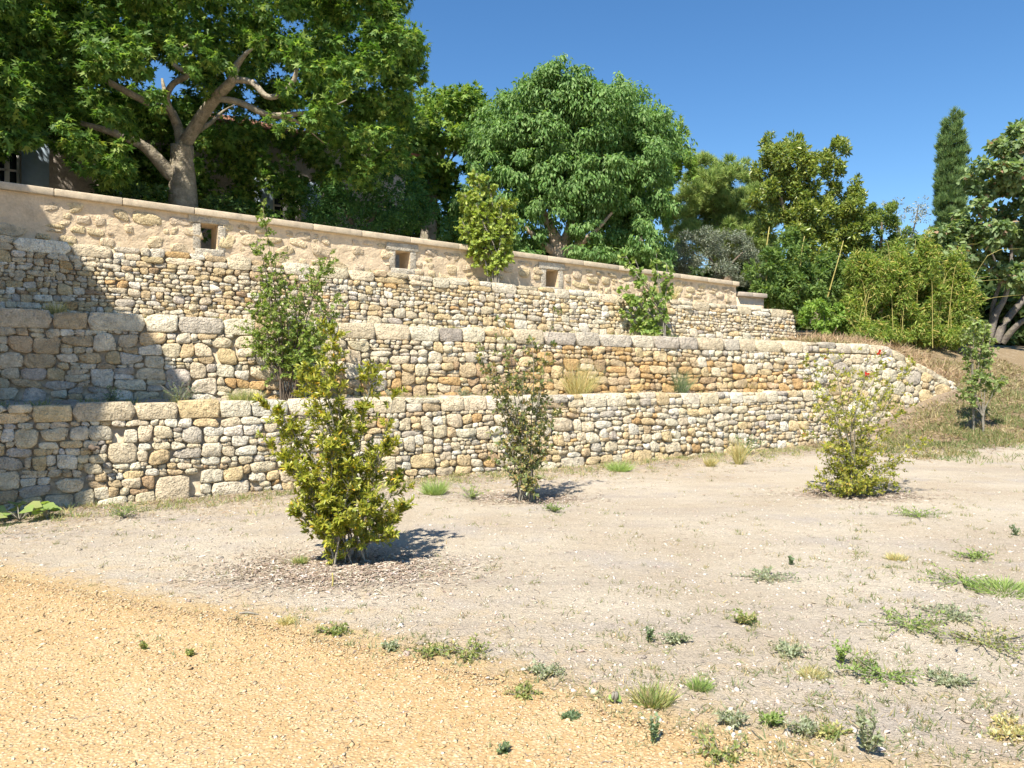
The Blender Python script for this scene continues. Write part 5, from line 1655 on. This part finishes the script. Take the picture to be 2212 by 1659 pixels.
# ------------------------------------------------------------------ single weeds that can be told apart
SAGE = [((.20, .22, .15), 4), ((.26, .275, .195), 3), ((.16, .18, .12), 2)]
LEAFG = [((.16, .215, .07), 4), ((.21, .265, .09), 3), ((.12, .17, .06), 2)]
DEEP = [((.115, .155, .085), 4), ((.155, .20, .12), 3)]
BRT = [((.17, .23, .075), 4), ((.22, .275, .10), 3)]
STRAW = [((.34, .28, .14), 4), ((.24, .23, .10), 2), ((.44, .37, .22), 2)]
MIXG = [((.16, .20, .07), 4), ((.28, .26, .12), 3), ((.20, .16, .10), 1)]

def weed(kind, pos, w, h, stops, label, name, seed, cat='weed', group=None):
    """w half-width and h height in metres"""
    rs = np.random.default_rng(seed)
    t = thing(name, label, cat, pos, group)
    p0 = np.array(pos)
    if kind == 'grass':
        n = int(220 + 1300 * w)
        a = rs.uniform(0, 2 * math.pi, n); r = np.sqrt(rs.uniform(0, 1, n)) * w * .55
        P = p0 + np.column_stack([np.cos(a) * r, np.sin(a) * r, np.full(n, -.004)])
        ax = np.column_stack([np.cos(a) * (r / w) * 1.6 * w / h + rs.normal(0, .3, n), np.sin(a) * (r / w) * 1.6 * w / h + rs.normal(0, .3, n), np.ones(n)])
        leaves('blades', t, P, ax, rs.normal(size=(n, 3)), h * rs.uniform(.45, 1.15, n), tmpl_blade(min(.035, .0032 / h), .3), leafcol(n, stops, rs), 'grass')
        return t
    P, A, Nn, S, specs = [], [], [], [], []
    if kind == 'rosette':
        for k in range(9):
            a = k * 2.4 + rs.uniform(-.3, .3); L = h * rs.uniform(.55, 1.0)
            e = p0 + np.array((math.cos(a) * w * rs.uniform(.3, .8), math.sin(a) * w * rs.uniform(.3, .8), L))
            specs.append(([Vector(p0), Vector(p0).lerp(Vector(e), .5) + Vector((0, 0, .04)), Vector(e)], [.006, .005, .004]))
            P.append(e - np.array((math.cos(a), math.sin(a), 0)) * .05); A.append((math.cos(a), math.sin(a), .05)); Nn.append((rs.normal(0, .25), -.45 + rs.normal(0, .25), 1)); S.append(w * rs.uniform(.45, .75))
        tubes('stalks', t, specs, 'stem_grey', sides=5)
        n = len(P)
        leaves('foliage', t, P, A, Nn, S, tmpl_oval(.55, .10), leafcol(n, stops, rs), 'leaf')
        return t
    ns = {'upright': 8, 'sprawl': 26, 'cushion': 28}[kind]
    for k in range(ns):
        a = rs.uniform(0, 2 * math.pi)
        if kind == 'upright':
            e = np.array((math.cos(a) * w * rs.uniform(.1, .8), math.sin(a) * w * rs.uniform(.1, .8), h * rs.uniform(.5, 1)))
            nl, sz, f0 = 30, max(.018, h * .13), .1
        elif kind == 'cushion':
            e = np.array((math.cos(a) * w * rs.uniform(.1, 1), math.sin(a) * w * rs.uniform(.1, 1), h * rs.uniform(.3, 1)))
            nl, sz, f0 = 14, .022, .2
        else:
            e = np.array((math.cos(a) * w * rs.uniform(.3, 1.25), math.sin(a) * w * rs.uniform(.3, 1.2), h * rs.uniform(.1, .9)))
            nl, sz, f0 = 24, .021, .15
        m = e * .5 + np.array((rs.normal(0, .1) * w, rs.normal(0, .1) * w, h * (.1 if kind != 'upright' else .05)))
        specs.append(([Vector(p0), Vector(p0 + m), Vector(p0 + e)], [.0035, .0026, .0015]))
        ss = rs.uniform(f0, 1, nl)
        for s in ss:
            q = p0 + (2 * s * (1 - s)) * m + s * s * e + (0 if True else 0)
            P.append(q); A.append(unit(rs.normal(size=3)) + e / np.linalg.norm(e) * .6 + np.array((0, 0, .35))); Nn.append(rs.normal(size=3) * .5 + np.array((0, 0, .8))); S.append(sz * rs.uniform(.6, 1.3))
    tubes('stalks', t, specs, 'stem_grey', sides=3, fine=False)
    leaves('foliage', t, P, A, Nn, S, tmpl_oval(.30 if kind == 'upright' else .22, .08), leafcol(len(P), stops, rs), 'leaf')
    return t

# (kind, px, py, half-width px, height px, colours, name, label)
WEEDS = [
    ('rosette', 42, 1125, 62, 34, BRT, 'gourd_plant', 'broad-leaved gourd plant at the shaded foot of the lowest wall'),
    ('rosette', 100, 1122, 34, 26, BRT, 'gourd_plant', 'smaller broad-leaved gourd plant to the right of the big one'),
    ('cushion', 268, 1118, 52, 34, LEAFG, 'weed_clump', 'green weed clump below the big square stone of the lowest wall'),
    ('grass', 938, 1068, 34, 36, BRT, 'grass_tuft', 'bright green grass tuft between the glossy bush and the thin bush'),
    ('cushion', 1020, 1078, 48, 34, BRT, 'weed_clump', 'fresh green weed patch just left of the thin upright bush'),
    ('cushion', 1195, 1105, 40, 18, LEAFG, 'weed_clump', 'low green weed patch right of the foot of the thin bush'),
    ('grass', 1338, 1018, 34, 26, BRT, 'grass_tuft', 'green grass tuft at the wall foot beside a big grey block'),
    ('upright', 1612, 984, 44, 42, DEEP, 'leafy_weed', 'leafy dark green weed against the foot of the lowest wall'),
    ('grass', 1596, 1006, 14, 60, STRAW, 'grass_tuft', 'tall dry grass stalks in front of the leafy dark weed'),
    ('grass', 1534, 1010, 14, 24, STRAW, 'grass_tuft', 'small straw-coloured grass tuft on the mulch before the lowest wall'),
    ('sprawl', 1655, 1250, 66, 18, SAGE, 'creeping_weed', 'grey-green creeping weed with long arms in the middle of the bare ground'),
    ('upright', 1708, 1220, 10, 20, DEEP, 'leafy_weed', 'tiny dark leafy weed just behind the long-armed creeping weed'),
    ('upright', 1402, 1396, 17, 34, DEEP, 'leafy_weed', 'small upright dark green weed with broad leaves on pale soil'),
    ('sprawl', 1458, 1392, 30, 22, SAGE, 'creeping_weed', 'thin grey-green weed beside the small upright dark one'),
    ('grass', 1410, 1525, 58, 46, MIXG, 'grass_tuft', 'largest grass clump at the edge of the ochre gravel'),
    ('grass', 1512, 1492, 34, 28, LEAFG, 'grass_tuft', 'medium grass tuft behind the largest grass clump'),
    ('rosette', 1328, 1530, 16, 12, LEAFG, 'leafy_weed', 'flat round-leaved weed touching the left side of the largest grass clump'),
    ('upright', 1815, 1440, 32, 52, BRT, 'leafy_weed', 'tallest yellow-green weed on the right of the bare ground'),
    ('sprawl', 1905, 1468, 88, 28, LEAFG, 'creeping_weed', 'long green creeping weed trailing from the tallest yellow-green weed'),
    ('grass', 1752, 1462, 36, 22, STRAW, 'grass_tuft', 'straw-coloured grass beside the tallest yellow-green weed'),
    ('sprawl', 1705, 1415, 34, 20, SAGE, 'creeping_weed', 'blue-grey creeping weed behind the straw-coloured grass'),
    ('upright', 1872, 1638, 48, 96, SAGE, 'leafy_weed', 'tall blue-green bushy weed near the bottom of the picture'),
    ('cushion', 1665, 1588, 34, 24, LEAFG, 'weed_clump', 'low green weed clump left of the sage-grey one near the gravel'),
    ('cushion', 1735, 1600, 40, 30, SAGE, 'weed_clump', 'sage-grey weed clump between the low green one and the tall blue-green weed'),
    ('cushion', 1580, 1578, 36, 28, SAGE, 'flowering_weed', 'grey weed with tiny white flowers on the edge of the gravel'),
    ('upright', 1415, 1625, 26, 62, DEEP, 'thistle', 'upright dark thistle-like weed in the ochre gravel'),
    ('sprawl', 1555, 1640, 80, 30, MIXG, 'creeping_weed', 'olive creeping weed spread over the ochre gravel'),
    ('sprawl', 1235, 1568, 18, 12, DEEP, 'creeping_weed', 'small dark weed alone in the ochre gravel'),
    ('sprawl', 1015, 1420, 70, 22, MIXG, 'creeping_weed', 'weed strip along the edge of the gravel below the glossy bush'),
    ('sprawl', 935, 1412, 44, 14, MIXG, 'creeping_weed', 'low weed at the left end of the weed strip along the gravel edge'),
    ('sprawl', 1175, 1470, 46, 16, SAGE, 'creeping_weed', 'grey weed at the right end of the weed strip along the gravel edge'),
    ('sprawl', 1130, 1512, 34, 20, MIXG, 'creeping_weed', 'thin olive weed in the gravel below the weed strip'),
    ('grass', 620, 1350, 26, 18, STRAW, 'grass_tuft', 'dry tuft at the gravel edge below the left of the glossy bush'),
    ('sprawl', 722, 1372, 38, 14, MIXG, 'creeping_weed', 'small flat weed at the gravel edge below the glossy bush'),
    ('sprawl', 842, 1400, 20, 14, SAGE, 'creeping_weed', 'small grey weed between the flat weed and the weed strip'),
    ('upright', 310, 1416, 12, 18, MIXG, 'leafy_weed', 'tiny weed sprig in the ochre gravel, the left of two'),
    ('upright', 410, 1426, 12, 16, MIXG, 'leafy_weed', 'tiny weed sprig in the ochre gravel, the right of two'),
    ('sprawl', 1960, 1350, 100, 20, LEAFG, 'creeping_weed', 'wide thin creeping weed left of the big tangled one'),
    ('sprawl', 2120, 1390, 130, 30, MIXG, 'creeping_weed', 'big tangled creeping weed at the right edge of the ground'),
    ('grass', 2170, 1275, 110, 30, LEAFG, 'grass_tuft', 'dense green grass patch at the right edge of the ground'),
    ('sprawl', 2080, 1262, 90, 18, LEAFG, 'creeping_weed', 'creeping weed on the near side of the dense green grass patch'),
    ('sprawl', 2050, 1330, 70, 18, SAGE, 'creeping_weed', 'grey creeping weed between the dense grass patch and the big tangled weed'),
    ('sprawl', 2040, 1475, 60, 18, SAGE, 'creeping_weed', 'sparse grey weed below the big tangled one'),
    ('sprawl', 1800, 1590, 40, 14, MIXG, 'creeping_weed', 'thin low weed between the sage-grey clump and the tall blue-green weed'),
    ('cushion', 2100, 1205, 46, 14, LEAFG, 'weed_clump', 'low green weed on the far side of the dense green grass patch'),
    ('sprawl', 1985, 1118, 60, 16, LEAFG, 'creeping_weed', 'flat green weed in front of the flowering airy bush'),
    ('grass', 1938, 1212, 26, 18, STRAW, 'grass_tuft', 'dry grass tuft between the flat green weed and the grass patch'),
    ('upright', 2195, 1160, 16, 22, DEEP, 'leafy_weed', 'small dark weed at the right edge, above the grass patch'),
    ('sprawl', 1610, 1350, 26, 30, MIXG, 'creeping_weed', 'wispy weed beside the patch of cracked grey soil'),
    ('sprawl', 2190, 1600, 70, 16, STRAW, 'creeping_weed', 'dry dark stems lying at the right edge near the bottom'),
    ('upright', 1088, 1652, 20, 24, DEEP, 'leafy_weed', 'weed sprig cut by the bottom edge of the picture'),
    ('grass', 648, 1222, 18, 20, MIXG, 'grass_tuft', 'small weed in the mulch at the left foot of the glossy bush'),
]
for i, (kind, x, y, w, h, st, nm, lab) in enumerate(WEEDS):
    g = ground_at(x, y)
    st = [(tuple(min(.5, c * 1.3) for c in c_), w_) for c_, w_ in st]
    z = float(hgt(np.array([g.x]), np.array([g.y]))[0])
    weed(kind, (g.x, g.y, z), w / FPX * g.y, h / FPX * g.y, st, lab, nm, 200 + i)
# seedlings and dead stalks around the weeds
rs = np.random.default_rng(150)
Xs, Ys = [], []
for (kind, x, y, w, h, st, nm, lab) in WEEDS:
    g = ground_at(x, y)
    for j in range(int(rs.integers(8, 18))):
        m = int(rs.integers(4, 22)); r = rs.uniform(.01, .04); ww = w / FPX * g.y * 1.6 + .08
        Xs.append(g.x + rs.normal(0, ww) + rs.normal(0, r, m)); Ys.append(g.y + rs.normal(0, ww * .8) + rs.normal(0, r, m))
X = np.concatenate(Xs); Y = np.concatenate(Ys)
k = (((X - T1.A.x) * T1.out.x + (Y - T1.A.y) * T1.out.y) > .05) & (Y > 2.2)
grass_mass('weeds', X[k], Y[k], .045, [((.21, .23, .13), 4), ((.28, .26, .15), 3), ((.17, .20, .11), 2), ((.38, .31, .19), 2)], 151, 1.0, .07)
# tufts on the terraces
TT = [
    ('cushion', T1, top1, 398, 46, 40, DEEP, 'spurge_tuft', 'blue-green spurge tuft on the lowest terrace just outside the diagonal shadow'),
    ('cushion', T1, top1, 246, 34, 34, DEEP, 'spurge_tuft', 'shaded spurge tuft on the lowest terrace inside the diagonal shadow'),
    ('grass', T1, top1, 550, 40, 26, MIXG, 'grass_tuft', 'dull grass on the lowest terrace left of the tall loose shrub'),
    ('cushion', T1, top1, 1168, 32, 30, DEEP, 'spurge_tuft', 'blue-green tuft on the lowest terrace behind the thin upright bush'),
    ('cushion', T1, top1, 1035, 24, 20, SAGE, 'spurge_tuft', 'small blue-grey tuft on the lowest terrace left of the thin upright bush'),
    ('grass', T1, top1, 1288, 36, 60, STRAW, 'grass_tuft', 'tall dry grass on the lowest terrace before the orange stones'),
    ('grass', T1, top1, 1508, 22, 44, DEEP, 'iris_tuft', 'stiff dark green leaf fan on the lowest terrace before the orange stones'),
    ('grass', T1, top1, 1650, 26, 26, STRAW, 'grass_tuft', 'dry grass on the lowest terrace near where two walls meet'),
    ('cushion', T1, top1, 880, 30, 22, SAGE, 'spurge_tuft', 'blue-grey tuft on the lowest terrace right of the glossy bush'),
    ('grass', T2, top2, 115, 22, 26, STRAW, 'grass_tuft', 'shaded dry grass on the middle terrace at the far end'),
    ('grass', T3, top3, 1470, 30, 34, STRAW, 'grass_tuft', 'dry grass before the parapet beside the leafy round-leaved sapling'),
]
for i, (kind, L_, tp_, x, w, h, st, nm, lab) in enumerate(TT):
    u = L_.u_at(x)
    st = [(tuple(min(.5, c * 1.25) for c in c_), w_) for c_, w_ in st]
    p = L_.p(u, tp_(u) - .05, -.48)
    weed(kind, (p.x, p.y, p.z), w / FPX * p.y, h * 1.35 / FPX * p.y, st, lab, nm, 300 + i)

# tall dry grass heap on the bank top and a few loose rocks, a stick and a drain stub
def rock(px, py, w, colr, label, seed):
    rs = random.Random(seed)
    g = ground_at(px, py)
    s = w / FPX * g.y
    V, F = [], []
    n, m = 9, 5
    for j in range(m + 1):
        ph = -math.pi / 2 + math.pi * j / m
        for i in range(n):
            a = 2 * math.pi * i / n
            d = Vector((math.cos(a) * math.cos(ph), math.sin(a) * math.cos(ph), math.sin(ph)))
            k = 1 + mnoise.noise(d * 1.6 + Vector((seed, 0, 0))) * .45
            V.append((g.x + d.x * s * k, g.y + d.y * s * .75 * k, g.z + s * .22 + d.z * s * .5 * k))
    for j in range(m):
        for i in range(n):
            F.append((j * n + i, j * n + (i + 1) % n, (j + 1) * n + (i + 1) % n, (j + 1) * n + i))
    o = mesh_np('rock', V, np.array(F), M['stone'], None, np.tile(np.array(colr), (len(V), 1)), False, origin=(g.x, g.y, g.z))
    return tag(o, label, 'rock', 'loose rocks on the ground', 'thing')
rock(473, 1212, 9, (.55, .50, .42), 'pale loose rock on the soil left of the glossy bush', 1)
rock(1386, 1434, 12, (.40, .34, .28), 'flat brown loose rock below the small upright dark weed', 2)
rock(925, 1203, 6, (.5, .45, .38), 'small loose rock in the shadow of the glossy bush', 3)
rock(1496, 1538, 7, (.70, .67, .62), 'small white loose rock right of the largest grass clump', 5)
rock(1628, 1530, 9, (.68, .65, .6), 'white flat loose rock above the grey flowering weed', 6)
g = ground_at(536, 1333)
stk = thing('stick', 'short dry stick lying on the soil at the gravel edge', 'stick', g)
tubes('wood', stk, [([g + Vector((-.06, .01, .012)), g + Vector((0, 0, .02)), g + Vector((.07, -.015, .012))], [.006, .008, .004])], 'stem_grey', sides=6)
g = ground_at(718, 1272)
stk = thing('stick', 'pale upright peg stuck in the mulch before the glossy bush', 'stick', g)
tubes('wood', stk, [([g + Vector((0, 0, -.02)), g + Vector((.004, 0, .05)), g + Vector((0, 0, .10))], [.007, .007, .006])], 'culm', sides=6)
uD = T1.u_at(197)
zD = EYE + (HY - 969) / FPX * T1.D(uD)
p0 = T1.p(uD, zD, -.12)
stub = thing('root_stub', 'dark twisted root stub sticking out of the lowest wall', 'root', p0)
tubes('wood', stub, [([p0, p0 + T1.out * .10, p0 + T1.out * .17 + Vector((.0, 0, .02)), p0 + T1.out * .24 + T1.d * .03], [.03, .03, .034, .022]), ([p0 + T1.out * .15, p0 + T1.out * .2 + T1.d * .05 + Vector((0, 0, .02)), p0 + T1.out * .22 + T1.d * .08], [.02, .018, .012])], 'stem', sides=7)
# brown dry brush heap by the bamboo
hp_ = ground_at(1985, 790)
rs = np.random.default_rng(99)
n = 5000
t_ = rs.uniform(2.2, 6.2, n); q = rs.uniform(.6, 3.6, n)
X = TW.A.x + TW.d.x * t_ - TW.out.x * q; Y = TW.A.y + TW.d.y * t_ - TW.out.y * q
P, ax, nr, sz = blades(np.stack([X, Y, hgt(X, Y)], 1), rs, .26, 0, 1.2)
o = leaves('dry_brush', None, P, ax, nr, sz, tmpl_blade(.025, .5), leafcol(n, [((.34, .24, .15), 4), ((.24, .16, .10), 3), ((.45, .35, .22), 2)], rs), 'dry')
tag(o, kind='stuff')
